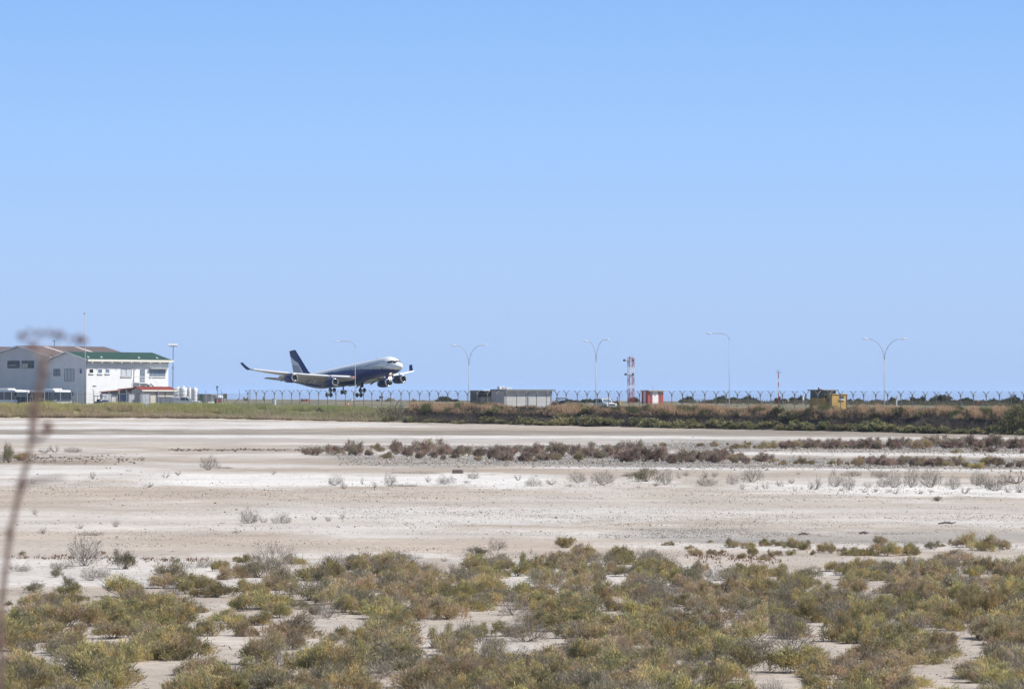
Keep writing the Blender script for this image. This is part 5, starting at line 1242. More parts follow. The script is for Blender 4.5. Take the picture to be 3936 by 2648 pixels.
def drykind(fuzzy):
    def mk():
        out = []
        for i in range(6):
            if not fuzzy:
                V, F, C = twig_mesh(260 + i, 11 + i % 3 * 3, .5, .8, .016, 3, (.25, .22, .195)); out.append(npmesh('dry_bush', V, F, M['drytwig'], C, None, (0, 0, -100))); continue
            V, F, C = twig_mesh(200 + i, 14, .5, .75, .011, 4, (.27, .24, .215)); g = np.random.default_rng(400 + i); n = 620
            a = g.uniform(0, 2 * math.pi, n); lob = .30 + .20 * vnoise(np.cos(a) * 1.7 + 9 + 3 * i, np.sin(a) * 1.7 + 4); r_ = np.sqrt(g.random(n)) * lob; k_ = np.sqrt(np.clip(1 - (r_ / .52) ** 2, 0, 1))
            zz_ = .46 * k_ * g.uniform(.05, 1, n) * (0.45 + .85 * vnoise(r_ * np.cos(a) * 7 + 5 + i, r_ * np.sin(a) * 7 + 30))
            P_ = np.stack([r_ * np.cos(a), r_ * np.sin(a), zz_], 1); D_ = P_ * np.array([1, 1, .5]) + np.array([0, 0, .28]) + g.normal(size=(n, 3)) * .16; D_ /= np.linalg.norm(D_, axis=1, keepdims=True)
            c_ = np.array([.27, .235, .20]) * g.uniform(.75, 1.2, (n, 1)); V2, F2, C2 = blades(P_, D_, g.uniform(.08, .2, n), np.full(n, .0036), c_ * .85, c_ * 1.1, g)
            out.append(npmesh('dry_bush', np.concatenate([V2, V]), np.concatenate([F2, F + len(V2)]), M['drytwig'], np.concatenate([C2, C]), None, (0, 0, -100)))
        return out
    return Kind('dry_bush', mk)
KINDS = {'O': plants('saltbush', 'olive'), 'B': plants('brown_saltbush', 'brown'), 'N': plants('green_saltbush', 'green'), 'W': plants('grey_saltbush', 'greybush'), 'R': plants('rust_saltbush', 'rust'), 'G': drykind(True)}
SPARSE = drykind(False)
CNAME = {'O': ('olive yellow', 'saltbush', 'saltbush'), 'B': ('brownish', 'saltbush', 'saltbush'), 'N': ('green', 'saltbush', 'saltbush'), 'W': ('grey green', 'saltbush', 'saltbush'), 'R': ('russet', 'saltbush', 'saltbush'), 'G': ('bare grey', 'dry bush', 'dry bush')}
PLACED = []                                # (object, kind, px, py)
def shrub(k, px, py, w, h, dense=False):
    if k == 'R' and False: return
    P = G(px, py); s = FPX / P[1]
    f_ = 1.12 if k == 'G' else (1.22 if dense else 1.34)
    kk_ = SPARSE if k == 'G' and w < 52 else KINDS[k]
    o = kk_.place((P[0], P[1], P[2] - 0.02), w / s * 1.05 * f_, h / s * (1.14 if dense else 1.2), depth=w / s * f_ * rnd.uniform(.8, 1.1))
    PLACED.append((o, k, px, py)); return o
def many(kinds, ox, oy, lst):
    for it in lst: shrub(it[4] if len(it) > 4 else kinds, ox + it[0] * .563, oy + it[1] * .563, it[2] * .563, it[3] * .563)
# foreground left, one by one
many('O', 0, 2000, [(580, 312, 230, 175, 'G'), (855, 328, 150, 110, 'W'), (705, 230, 32, 22, 'B'), (155, 234, 42, 28, 'W'), (1200, 405, 230, 130, 'W'), (1500, 348, 100, 72, 'N'), (1620, 278, 62, 32, 'O'), (1700, 288, 100, 55), (1560, 405, 100, 62, 'B'), (1860, 335, 320, 150, 'G'), (2000, 300, 120, 65, 'O'), (1760, 390, 280, 110, 'W'),
 (240, 488, 120, 66, 'W'), (435, 502, 160, 66), (340, 588, 172, 82, 'N'), (530, 552, 112, 62, 'N'), (480, 442, 92, 62, 'W'), (625, 408, 150, 80, 'G'), (705, 388, 120, 62, 'G'), (380, 388, 92, 62, 'W'), (840, 515, 225, 112, 'O'), (780, 603, 235, 92), (680, 692, 142, 92), (200, 615, 52, 42), (62, 578, 42, 32), (1380, 475, 125, 75, 'N'), (1480, 525, 255, 92, 'N'), (1270, 628, 135, 85, 'O'), (1390, 625, 72, 42, 'B'), (1640, 618, 162, 92, 'O'), (1850, 605, 300, 135), (1900, 665, 205, 95), (120, 765, 185, 155), (300, 785, 205, 112, 'B'), (470, 725, 205, 125, 'B'), (540, 788, 125, 85, 'B'), (1000, 650, 420, 135), (900, 725, 255, 112), (1100, 745, 255, 122), (680, 782, 105, 62), (1180, 705, 142, 92), (1450, 795, 235, 112), (1680, 795, 155, 112, 'B'), (1970, 797, 335, 138, 'B'), (1560, 705, 205, 92), (1740, 715, 162, 82),
 (380, 905, 265, 112, 'B'), (90, 885, 185, 112), (560, 938, 255, 125), (800, 985, 305, 145), (960, 968, 245, 135), (1260, 955, 330, 175), (1100, 860, 265, 115), (150, 1068, 225, 135, 'B'), (650, 1140, 480, 195), (330, 1125, 255, 155), (60, 1140, 145, 125), (1350, 1160, 205, 115), (1825, 1110, 265, 135), (1985, 1028, 105, 115), (2240, 1060, 330, 195), (1560, 1165, 165, 45), (2290, 835, 125, 62, 'W'), (1700, 485, 155, 82, 'N'), (1750, 548, 205, 105, 'N'), (1980, 505, 145, 72, 'N'), (2110, 548, 225, 145, 'W'), (2200, 405, 255, 132, 'N'), (2280, 305, 200, 72, 'G'), (2050, 605, 135, 62, 'W'), (2150, 648, 125, 72, 'W'), (2240, 665, 220, 130, 'G'), (1200, 770, 90, 45, 'G'), (1150, 545, 170, 70, 'G'), (1090, 440, 120, 60, 'G'), (330, 650, 180, 80, 'G'), (150, 350, 140, 50, 'G'), (90, 335, 70, 45, 'G'), (420, 330, 180, 50, 'G'), (860, 470, 220, 70, 'G'), (1400, 320, 130, 60, 'G'), (640, 640, 60, 25, 'G'), (150, 900, 160, 90, 'W'), (720, 900, 150, 70, 'G')])
# right-hand scattered shrubs along the upper edge
many('O', 2624, 2000, [(188, 150, 30, 20, 'B'), (255, 132, 18, 12, 'B'), (345, 183, 105, 58, 'B'), (455, 191, 92, 42), (570, 173, 75, 50, 'O'), (665, 176, 95, 40, 'B'), (770, 190, 105, 68), (815, 205, 80, 60), (965, 218, 90, 55), (1015, 226, 70, 62, 'B'), (1348, 168, 102, 58, 'B'), (1100, 233, 62, 50, 'B'), (1220, 240, 185, 62), (1390, 242, 200, 82), (1535, 238, 125, 80), (1700, 195, 100, 50, 'W'), (1770, 180, 40, 22, 'B'), (1860, 172, 60, 40, 'B'), (1945, 185, 150, 85, 'B'), (2055, 205, 180, 95, 'O'), (2190, 195, 120, 60, 'B'), (890, 235, 25, 35, 'B'), (730, 236, 60, 35), (2085, 150, 22, 16, 'B'),
 (30, 195, 60, 25, 'B'), (90, 240, 100, 42, 'B'), (195, 235, 60, 38, 'B'), (270, 225, 40, 28, 'B'), (480, 245, 70, 60, 'O'), (540, 270, 60, 40, 'B'), (610, 255, 45, 50, 'B'), (400, 262, 60, 35, 'B'), (330, 250, 45, 30, 'G'), (650, 240, 50, 35, 'B')])
many('B', 1312, 2000, [(1578, 150, 50, 36), (2207, 170, 30, 24), (2262, 170, 50, 26), (2190, 120, 30, 30, 'G'), (700, 280, 70, 30, 'G'), (1290, 222, 30, 40, 'G'), (1060, 205, 130, 70, 'G'), (920, 240, 130, 60, 'W'), (760, 330, 80, 45, 'G'), (520, 262, 80, 30, 'G'), (1520, 190, 130, 70, 'N')])
# the dense belt: fill everything that is not bare ground
BARE = [(1312, p) for p in ([(1050, 430), (1110, 395), (1330, 395), (1300, 442), (1200, 447)], [(350, 760), (500, 710), (700, 620), (720, 690), (900, 590), (1000, 570), (1050, 600), (1180, 660), (1180, 700), (1060, 740), (900, 710), (640, 760), (620, 800), (480, 800)],
  [(0, 640), (260, 640), (230, 700), (0, 725)], [(1000, 850), (1080, 808), (1650, 828), (1550, 855), (1150, 872)], [(500, 880), (740, 870), (740, 960), (590, 960)], [(100, 1090), (470, 1080), (500, 1155), (190, 1155)], [(1330, 1100), (1410, 1100), (1390, 1155), (1340, 1155)],
  [(2060, 780), (2200, 780), (2160, 830), (2080, 820)], [(1780, 392), (1930, 392), (1900, 420), (1800, 420)], [(0, 880), (130, 885), (130, 905), (0, 905)], [(600, 240), (780, 240), (780, 330), (620, 330)], [(200, 380), (340, 380), (340, 395), (200, 395)], [(1180, 990), (1300, 985), (1300, 1005), (1190, 1010)])]
BARE += [(2624, p) for p in ([(150, 468), (310, 458), (300, 477), (160, 480)], [(850, 420), (950, 380), (1080, 380), (1060, 420), (950, 442)], [(1330, 548), (1500, 538), (1480, 562), (1340, 562)], [(170, 620), (290, 615), (280, 662), (200, 652)], [(380, 600), (420, 600), (420, 650), (385, 650)],
  [(900, 700), (960, 675), (1050, 680), (1030, 720), (900, 760), (1000, 830), (1180, 882), (1000, 905), (860, 885), (820, 800)], [(360, 910), (860, 905), (830, 930), (700, 960), (690, 1005), (530, 1005), (520, 925)], [(410, 1080), (520, 1010), (700, 1010), (880, 1050), (860, 1095), (560, 1095), (530, 1145), (460, 1155)],
  [(930, 1078), (1150, 1073), (1100, 1112), (950, 1112)], [(1500, 950), (1700, 990), (1900, 1000), (1900, 920), (1840, 820), (2150, 830), (2130, 870), (1950, 900), (1930, 1050), (2010, 1145), (1750, 1125), (1520, 1012)], [(2260, 720), (2345, 720), (2345, 742), (2270, 742)], [(2080, 578), (2200, 600), (2180, 622), (2090, 612)], [(280, 230), (620, 230), (600, 285), (480, 310), (320, 262)])]
BARE += [(0, p) for p in ([(1400, 800), (2180, 800), (2240, 850), (1980, 900), (1900, 1000), (1700, 1010), (1560, 1150), (1240, 1150), (870, 1100), (860, 1010), (1240, 985), (1420, 900)], [(830, 990), (1300, 1000), (1500, 1000), (1500, 1155), (880, 1155)])]
def inpoly(x, y, p):
    c = False; n = len(p); j = n - 1
    for i in range(n):
        if (p[i][1] > y) != (p[j][1] > y) and x < (p[j][0] - p[i][0]) * (y - p[i][1]) / (p[j][1] - p[i][1]) + p[i][0]: c = not c
        j = i
    return c
BARE = [[(ox + a * .563, 2000 + b * .563) for a, b in p] for ox, p in BARE]
BB = [(min(a for a, b in p), max(a for a, b in p), min(b for a, b in p), max(b for a, b in p)) for p in BARE]
def bare(x, y):
    return any(b[0] <= x <= b[1] and b[2] <= y <= b[3] and inpoly(x, y, p) for b, p in zip(BB, BARE))
EDGE = np.array([(1180, 2230), (1250, 2190), (1312, 2150), (1440, 2110), (1560, 2125), (1660, 2180), (1750, 2190), (1800, 2130), (2100, 2140), (2160, 2095), (2480, 2100), (2560, 2140), (2640, 2160), (2740, 2160), (2800, 2170), (2960, 2160), (3060, 2170), (3240, 2150), (3460, 2150), (3560, 2140), (3660, 2110), (3760, 2150), (3980, 2130)])
LEFTBELT = [[(-60, 2340), (330, 2290), (720, 2340), (800, 2460), (700, 2550), (470, 2570), (440, 2640), (430, 2760), (-60, 2760)], [(950, 2510), (1060, 2490), (1320, 2470), (1320, 2760), (640, 2760), (660, 2610), (800, 2570), (900, 2600)], [(560, 2260), (900, 2220), (1250, 2180), (1300, 2330), (1120, 2330), (760, 2330)]]
def fill():
    got = []; tries = 0; r = random.Random(21)
    while len(got) < 590 and tries < 90000:
        tries += 1
        x = r.uniform(-60, 4000); y = r.uniform(2150, 2790)
        k = FPX * 6 / (y - HOR); s = FPX / k
        w = r.uniform(.55, 1.25) * s; h = r.uniform(.32, .58) * s
        if x < 1300:
            if not any(inpoly(x, y, p) for p in LEFTBELT) or r.random() < .5: continue
            if float(vnoise(x / 95.0 + 40, y / 42.0 + 11)) < (.60 if y < 2340 else .45): continue
        else:
            if y - h * .9 < np.interp(x, EDGE[:, 0], EDGE[:, 1]): continue
            if any(bare(x + fx * w, y - fy * h) for fx, fy in ((0, .1), (0, .5), (-.25, .4), (.25, .4), (0, .85))): continue
        if any(abs(x - a) < (w + c) * .24 and abs(y - b) < h * .22 for a, b, c in got): continue
        if y > 2690 and r.random() < .5: continue
        got.append((x, y, w))
        q = float(vnoise(x / 170.0, y / 60.0 + 3)); t = r.random(); back = y < 2330
        if t < .13: kk = 'W'
        elif t < .20: kk = 'G'
        elif back: kk = 'B' if q > .42 else ('O' if t < .75 else 'N')
        else: kk = 'B' if q > .66 else ('N' if q < .22 else 'O')
        shrub(kk, x, y, w, h, True)
fill()
# dry bushes on the open flat
many('G', 0, 1560, [(60, 388, 95, 112, 'W'), (150, 375, 110, 50, 'B'), (370, 318, 85, 55), (300, 322, 90, 40), (500, 318, 120, 32), (1430, 437, 135, 80), (635, 498, 62, 58), (225, 532, 42, 32), (1015, 553, 62, 32), (1215, 472, 52, 34), (1130, 492, 62, 36), (2290, 543, 110, 62), (1700, 803, 135, 85), (1800, 798, 72, 52), (1920, 803, 132, 62), (790, 827, 62, 56), (300, 872, 82, 46), (540, 838, 62, 42), (1620, 867, 62, 26), (620, 882, 190, 24), (240, 742, 52, 42), (2145, 778, 42, 42), (2240, 788, 52, 42), (1860, 468, 52, 26), (2080, 332, 72, 42, 'R'), (2160, 338, 82, 46, 'R'), (2270, 333, 112, 52, 'R'), (1500, 805, 90, 14), (1170, 1000, 50, 22), (1530, 428, 120, 14), (740, 430, 60, 18), (880, 445, 60, 14)])
many('G', 1312, 1560, [(330, 547, 105, 74), (230, 562, 42, 52), (145, 533, 28, 48), (595, 518, 54, 42), (715, 533, 125, 52), (900, 497, 95, 44), (860, 527, 52, 26), (1205, 507, 62, 42), (1310, 547, 115, 52), (1430, 537, 82, 42), (1610, 523, 155, 62), (1780, 538, 155, 84), (2080, 517, 155, 92, 'W'), (2210, 538, 115, 92), (1950, 482, 62, 36), (2310, 493, 52, 42), (2020, 562, 62, 20), (20, 567, 60, 55), (430, 548, 190, 16), (500, 460, 380, 12), (1130, 578, 80, 12), (1560, 548, 70, 22), (10, 772, 60, 40), (240, 792, 60, 10), (1350, 480, 70, 12), (2140, 545, 60, 30)])
many('R', 1312, 1560, [(90, 337, 95, 84), (60, 332, 60, 60), (245, 312, 62, 52, 'B'), (200, 338, 66, 38), (10, 320, 40, 30), (370, 330, 110, 72), (305, 358, 72, 42, 'B'), (460, 342, 105, 62), (600, 338, 155, 84), (545, 356, 70, 40), (620, 358, 60, 40), (700, 342, 100, 60), (790, 340, 110, 58), (870, 338, 90, 50), (940, 345, 100, 56), (1010, 362, 100, 60), (1080, 345, 100, 60), (1105, 376, 80, 48), (1170, 340, 110, 55), (1240, 378, 110, 60), (1250, 345, 100, 55), (1340, 345, 110, 70), (1390, 370, 110, 55), (1470, 340, 110, 70), (1520, 345, 130, 80), (1590, 340, 90, 60), (1480, 372, 60, 40, 'B'), (1620, 380, 70, 55, 'B'), (1680, 355, 130, 62), (1760, 358, 110, 60), (1860, 352, 120, 70), (1910, 380, 160, 80), (1980, 350, 150, 85), (2060, 382, 130, 85), (2150, 355, 90, 60), (2190, 382, 110, 82), (2270, 392, 100, 62), (2320, 390, 80, 60), (935, 375, 50, 30, 'B'), (700, 370, 40, 30), (770, 358, 50, 30), (1160, 375, 30, 30, 'B'), (1320, 378, 40, 24, 'B'), (1700, 278, 60, 34, 'W'), (1800, 280, 30, 16, 'B'), (2200, 280, 60, 28, 'N'), (2140, 280, 30, 16, 'B')])
many('R', 2624, 1560, [(40, 370, 110, 58), (70, 385, 60, 40), (130, 382, 110, 60), (190, 360, 120, 50), (220, 388, 120, 66), (290, 365, 90, 60), (345, 378, 80, 45, 'B'), (400, 372, 62, 52), (370, 390, 50, 32), (440, 397, 62, 42), (540, 382, 102, 54), (625, 386, 42, 30, 'B'), (680, 402, 44, 32, 'B'), (770, 396, 40, 28, 'B'), (815, 402, 70, 44, 'B'), (880, 401, 54, 30, 'B'), (1015, 400, 52, 30, 'B'), (1075, 390, 36, 30, 'B'), (1070, 405, 26, 20), (1125, 406, 28, 26), (1158, 400, 34, 30, 'B'), (1205, 417, 75, 58, 'B'), (1235, 398, 60, 42), (1290, 402, 80, 44), (1350, 405, 110, 60), (1420, 408, 90, 40), (1480, 405, 80, 44), (1510, 390, 70, 48, 'B'), (1560, 410, 90, 50), (1650, 410, 80, 56, 'B'), (1710, 412, 90, 48), (1790, 412, 110, 52, 'B'), (1860, 408, 90, 46), (1895, 392, 60, 44, 'B'), (1930, 425, 70, 40, 'O'), (2000, 427, 110, 46, 'O'), (2080, 412, 100, 58, 'B'), (2150, 412, 90, 46), (2225, 416, 62, 30), (2300, 420, 74, 42),
 (120, 277, 62, 22, 'B'), (225, 277, 62, 36, 'B'), (365, 293, 75, 34, 'B'), (440, 275, 48, 30, 'B'), (430, 292, 70, 30, 'B'), (490, 290, 30, 22, 'B'), (560, 285, 62, 38, 'B'), (540, 292, 50, 22, 'B'), (630, 290, 100, 42, 'B'), (700, 292, 90, 44), (760, 292, 100, 46, 'B'), (840, 288, 110, 50), (900, 290, 100, 52), (960, 292, 90, 48), (1040, 296, 110, 58), (1120, 292, 110, 46), (1200, 292, 110, 46), (1280, 294, 110, 60), (1350, 296, 100, 56), (1440, 298, 120, 62), (1530, 282, 90, 52), (1600, 290, 110, 50), (1640, 296, 120, 62, 'B'), (1730, 280, 120, 62), (1800, 290, 110, 52), (1880, 290, 120, 58), (1960, 288, 120, 68), (2050, 290, 130, 66), (2140, 290, 130, 74), (2230, 292, 120, 62), (2310, 292, 100, 60), (1870, 322, 50, 28, 'B'), (2000, 312, 62, 30), (2105, 317, 72, 34), (2318, 324, 50, 24), (1470, 270, 90, 40), (760, 302, 26, 14, 'B'), (305, 268, 20, 18, 'W')])
many('G', 2624, 1560, [(165, 547, 135, 62), (340, 537, 95, 62), (475, 518, 175, 88), (565, 567, 62, 46), (660, 547, 72, 42), (745, 527, 62, 36), (765, 580, 42, 30), (910, 567, 85, 92), (870, 568, 50, 60), (1040, 552, 115, 74), (1135, 572, 105, 92), (1265, 557, 82, 46), (1245, 590, 62, 26), (1320, 587, 52, 32), (1440, 557, 115, 92), (1370, 552, 95, 62), (1450, 602, 62, 46), (1560, 557, 125, 112), (1610, 602, 62, 36), (1695, 557, 155, 112), (1695, 590, 42, 26), (1845, 567, 105, 76), (1930, 597, 84, 52), (1745, 652, 52, 36, 'W'), (2010, 542, 95, 92), (2130, 582, 115, 72), (2220, 592, 64, 52), (2300, 592, 84, 72), (1150, 480, 140, 34), (1040, 470, 60, 40), (1340, 490, 120, 45), (160, 490, 70, 50), (30, 480, 60, 40), (220, 485, 60, 40), (2060, 560, 140, 80), (2200, 540, 120, 60), (790, 468, 40, 20), (410, 570, 50, 45), (500, 570, 40, 30), (820, 570, 30, 24), (1085, 580, 40, 30), (1400, 590, 50, 30)])
for (px, py, w) in ((3640, 2015, 68), (3090, 2057, 42), (3320, 2053, 36), (2430, 1830, 90)):
    P = G(px, py); s = FPX / P[1]; mb = MB(); l = w / s
    mb.tube([(-l / 2, 0, .03), (-l * .1, .03, .09), (l * .25, -.03, .06), (l / 2, .05, .1)], [.035, .05, .045, .02], 6); mb.tube([(0, 0, .07), (l * .18, .1, .16)], [.03, .01], 5)
    o = mb.build('driftwood', M['bark'], None, (P[0], P[1], P[2]), rnd.uniform(-.3, .3)); PLACED.append((o, 'D', px, py))
def dead_tree():
    P = G(3905, 1858); s = FPX / P[1]; V, F, C = twig_mesh(77, 5, .5, .9, .022, 3, (.09, .075, .07), up=.5)
    o = npmesh('dead_tree', V, F, M['drytwig'], C, None, tuple(P)); o.scale = (150 / s, 110 / s, 66 / s / .5); tag(o, 'dark bare fallen tree above the grey twigs at the right edge', 'dead tree')
dead_tree()
P = G(1760, 1818); mb = MB(); mb.rbox(-.42, .42, -.3, .3, -.05, .28, .08); o = mb.build('mud_clod', M['bark'], None, tuple(P)); tag(o, 'lone dark square clod standing on white salt crust', 'clod')
CNAME['D'] = ('brown', 'driftwood', 'driftwood')
LAND = [(330, 'hangar'), (660, 'white office'), (1000, 'tanks'), (1240, 'airliner tail'), (1620, 'airliner nose'), (1880, 'dark steel store'), (2130, 'pale building'), (2390, 'white jeep'), (2600, 'striped shed'), (2900, 'single lamp'), (3300, 'watch hut'), (3600, 'last twin lamp'), (9999, 'right edge')]
def zone(k, py):
    if py > 2560: return 'front row of scrub'
    if py > 2440: return 'second row of scrub'
    if py > 2340: return 'third row of scrub'
    if py > 2240: return 'fourth row of scrub'
    if py > 2060: return 'back edge of scrub'
    if py > 1900: return 'open salt flat'
    if py > 1808: return 'dry twig belt'
    if py > 1742: return 'near gravel bar'
    return 'far gravel bar'
def finish_labels():
    cells = {}
    for o, k, px, py in PLACED: cells.setdefault((CNAME[k], zone(k, py), next(n for x, n in LAND if px < x)), []).append((px, o))
    ordn = ['', 'second', 'third', 'fourth', 'fifth', 'sixth', 'seventh', 'eighth', 'ninth', 'tenth', 'eleventh', 'twelfth', 'thirteenth', 'fourteenth', 'fifteenth', 'sixteenth']
    for ((c, kd, cat), z, l), lst in cells.items():
        lst.sort(key=lambda a: a[0])
        for i, (px, o) in enumerate(lst):
            lab = f'{c} {kd} in {z} below {l}' if l != 'right edge' else f'{c} {kd} in {z} by the right edge'
            if len(lst) > 1: lab += ', leftmost' if i == 0 else (', rightmost' if i == len(lst) - 1 else f', {ordn[min(i, 15)]} from left')
            tag(o, lab, cat, f'{kd} plants in the {z}')
finish_labels()

# bushes at the foot of the bank, on the bank, and far along the coast
def bush_lib(name, pal, nv, nclump, per, L, Wd):
    def mk():
        out = []
        for i in range(nv):
            V, F, C = shrub_mesh(name, pal, 300 + 11 * i + len(pal), nclump, per, L, Wd, up=.5); out.append(npmesh(name, V, F, M['olive'], C, None, (0, 0, -100)))
        return out
    return Kind(name, mk)
FOOT = bush_lib('bank_bush', 'foot', 5, 46, 26, .13, .028); COAST = bush_lib('coastal_bush', 'coast', 5, 60, 24, .11, .04)
def wall_label(lst, base, cat, group):
    lst.sort(key=lambda a: a[0])
    cells = {}
    for px, o in lst: cells.setdefault(next(n for x, n in LAND if px < x), []).append(o)
    ordn = ['leftmost', 'second', 'third', 'fourth', 'fifth', 'sixth', 'seventh', 'eighth', 'ninth', 'tenth', 'eleventh', 'twelfth']
    for l, os_ in cells.items():
        for i, o in enumerate(os_):
            lab = f'{base} near the {l}'
            if len(os_) > 1: lab += ', ' + (ordn[i] if i == 0 else f'{ordn[min(i, 11)]} from left')
            tag(o, lab, cat, group)
fl_ = []
r_ = random.Random(5)
for i in range(58):
    px = 1500 + 2480 * (i + r_.uniform(-.35, .35)) / 58; k = (px - CX) / FPX
    # foot line d2 = -0.3 .. 1
    off = r_.uniform(-.8, 1.0); Y = (off + F1 @ N2) / (k * N2[0] + N2[1]); X = k * Y
    if px < 1560 and i % 2: continue
    s = FPX / Y; w = r_.uniform(45, 105) * (.7 if px < 2000 else 1.0) / s; h = r_.uniform(16, 36) * (.75 if px < 2000 else 1.0) / s
    o = FOOT.place((X, Y, float(height(X, Y)) - .05), w, h); fl_.append((px, o))
for i in range(16):
    px = 1620 + 2360 * r_.random(); k = (px - CX) / FPX; off = r_.uniform(1.6, 5.0); Y = (off + F1 @ N2) / (k * N2[0] + N2[1]); X = k * Y
    s = FPX / Y; o = FOOT.place((X, Y, float(height(X, Y)) - .1), r_.uniform(30, 60) / s, r_.uniform(22, 40) / s); fl_.append((px, o))
wall_label(fl_, 'green bush on the dark bank', 'bush', 'green bushes along the bank')
tl = []
for (x0, x1, yt, yb) in [(2426, 2458, 1528, 1548), (2626, 2660, 1531, 1551), (2698, 2734, 1541, 1551), (2745, 2790, 1529, 1552), (2797, 2840, 1534, 1552), (2836, 2870, 1533, 1553), (2868, 2902, 1530, 1553), (2912, 2925, 1542, 1553), (2980, 3000, 1532, 1553), (2998, 3030, 1538, 1553), (3026, 3058, 1530, 1553), (3058, 3100, 1531, 1553), (3100, 3130, 1540, 1554), (3258, 3280, 1539, 1556), (3284, 3316, 1538, 1556), (3345, 3386, 1538, 1556), (3412, 3450, 1536, 1557), (3450, 3500, 1541, 1557), (3500, 3540, 1534, 1557), (3536, 3556, 1531, 1557), (3545, 3580, 1543, 1558), (3580, 3612, 1535, 1559), (3594, 3662, 1528, 1559), (3660, 3706, 1540, 1560), (3690, 3744, 1537, 1560), (3766, 3806, 1540, 1560), (3800, 3850, 1541, 1561), (3840, 3882, 1539, 1562), (3925, 3975, 1538, 1562), (2300 - 15, 2330, 1540, 1551), (2180, 2222, 1538, 1549), (2222, 2262, 1540, 1550), (1682, 1728, 1527, 1543), (1728, 1762, 1536, 1544), (2170, 2190, 1537, 1549), (2150, 2180, 1541, 1549), (2250, 2290, 1538, 1550)]:
    px = (x0 + x1) / 2; hz = HOR + (px - CX) * math.tan(ROLL); Y = min(2.6 * FPX / (yb - hz), 1280); X = (px - CX) / FPX * Y; s = FPX / Y
    o = COAST.place((X, Y, float(height(X, Y)) - .05), (x1 - x0) / s * 1.35, (yb - yt) / s * 1.25); tl.append((px, o))
for (x0, x1, yt, yb) in [(935, 955, 1526, 1538), (1160, 1180, 1534, 1540), (1445, 1458, 1532, 1539), (1486, 1520, 1528, 1540), (1583, 1606, 1532, 1541), (1618, 1632, 1536, 1541), (1010, 1020, 1524, 1538)]:
    px = (x0 + x1) / 2; Y = 1300; X = (px - CX) / FPX * Y; s = FPX / Y
    o = KINDS['B'].place((X, Y, float(height(X, Y)) - .05), (x1 - x0) / s * 1.1, (yb - yt) / s * 1.3); tl.append((px, o))
wall_label(tl, 'low rounded bush across the airfield', 'bush', 'bushes on the far side of the airfield')
# one taller tree far right: trunk and crown
def far_tree():
    px, Y = 3905, 930; X = (px - CX) / FPX * Y; t = tag(empty('tamarisk_tree', (X, Y, PLAT)), 'taller loose tree above the far bushes at the right', 'tree'); s = FPX / Y
    mb = MB(); mb.tube([(0, 0, 0), (.1, 0, .8), (-.05, 0, 1.5)], [.12, .09, .05], 6); mb.tube([(.1, 0, .8), (.6, .1, 1.5)], [.06, .03], 5); mb.tube([(.05, 0, .7), (-.5, .1, 1.4)], [.06, .03], 5); mb.build('trunk', M['bark'], t)
    V, F, C = shrub_mesh('crown', 'coast', 77, 60, 22, .1, .035); V = V * np.array([44 / s, 40 / s, 62 / s]) + np.array([0, 0, .55]); npmesh('crown', V, F, M['olive'], C, t)
far_tree()
def edge_shrub():
    px, Y = 3925, 601; X = (px - CX) / FPX * Y; V, F, C = shrub_mesh('bank_shrub', 'foot', 91, 110, 40, .06, .012); s = FPX / Y
    o = npmesh('bank_shrub', V, F, M['olive'], C, None, (X, Y, float(height(X, Y)))); o.scale = (160 / s, 100 / s, 115 / s / .5); tag(o, 'tall green shrub covering the bank at the right edge', 'shrub')
edge_shrub()

# ---- grasses and brush, as masses
def scatter_bank(n, o0, o1, pxa, pxb, g):
    """points on the bank between offsets o0..o1 from its foot"""
    px = g.uniform(pxa, pxb, n); k = (px - CX) / FPX; off = g.uniform(o0, o1, n)
    Y2 = (off + F1 @ N2) / (k * N2[0] + N2[1]); Y1 = (off + F1 @ N1) / (k * N1[0] + N1[1]); Y = np.minimum(Y1, Y2)
    X = k * Y; return px, off, X, Y, height(X, Y)
def tan_grass():
    g = np.random.default_rng(31); n = 90000
    px, off, X, Y, Z = scatter_bank(n, 3.4, 8.0, 1570, 4100, g)
    den = fbm(px / 55.0, off * .4, 3); keep = den > .33 + .12 * (g.random(n) < .5); px, off, X, Y, Z, den = [a[keep] for a in (px, off, X, Y, Z, den)]; n = len(X)
    D = np.stack([g.normal(.12, .28, n), g.normal(0, .2, n), np.ones(n)], 1); D /= np.linalg.norm(D, axis=1, keepdims=True)
    L = (0.40 + 0.74 * np.clip((den - .38) * 3, 0, 1)) * g.uniform(.7, 1.25, n)
    base = np.array([.68, .50, .33]) * g.uniform(.7, 1.2, (n, 1)); gr = fbm(px / 40.0 + 50, off, 2) > .63; base[gr] = np.array([.19, .20, .09]) * g.uniform(.8, 1.2, (gr.sum(), 1))
    V, F, C = blades(np.stack([X, Y, Z], 1), D, L, g.uniform(.014, .034, n), base * .8, base * 1.15, g)
    tag(npmesh('tall_dry_grass', V, F, M['grassmat'], C), 'tall tan dry grass along the crest of the bank', 'grass', kind='stuff')
tan_grass()
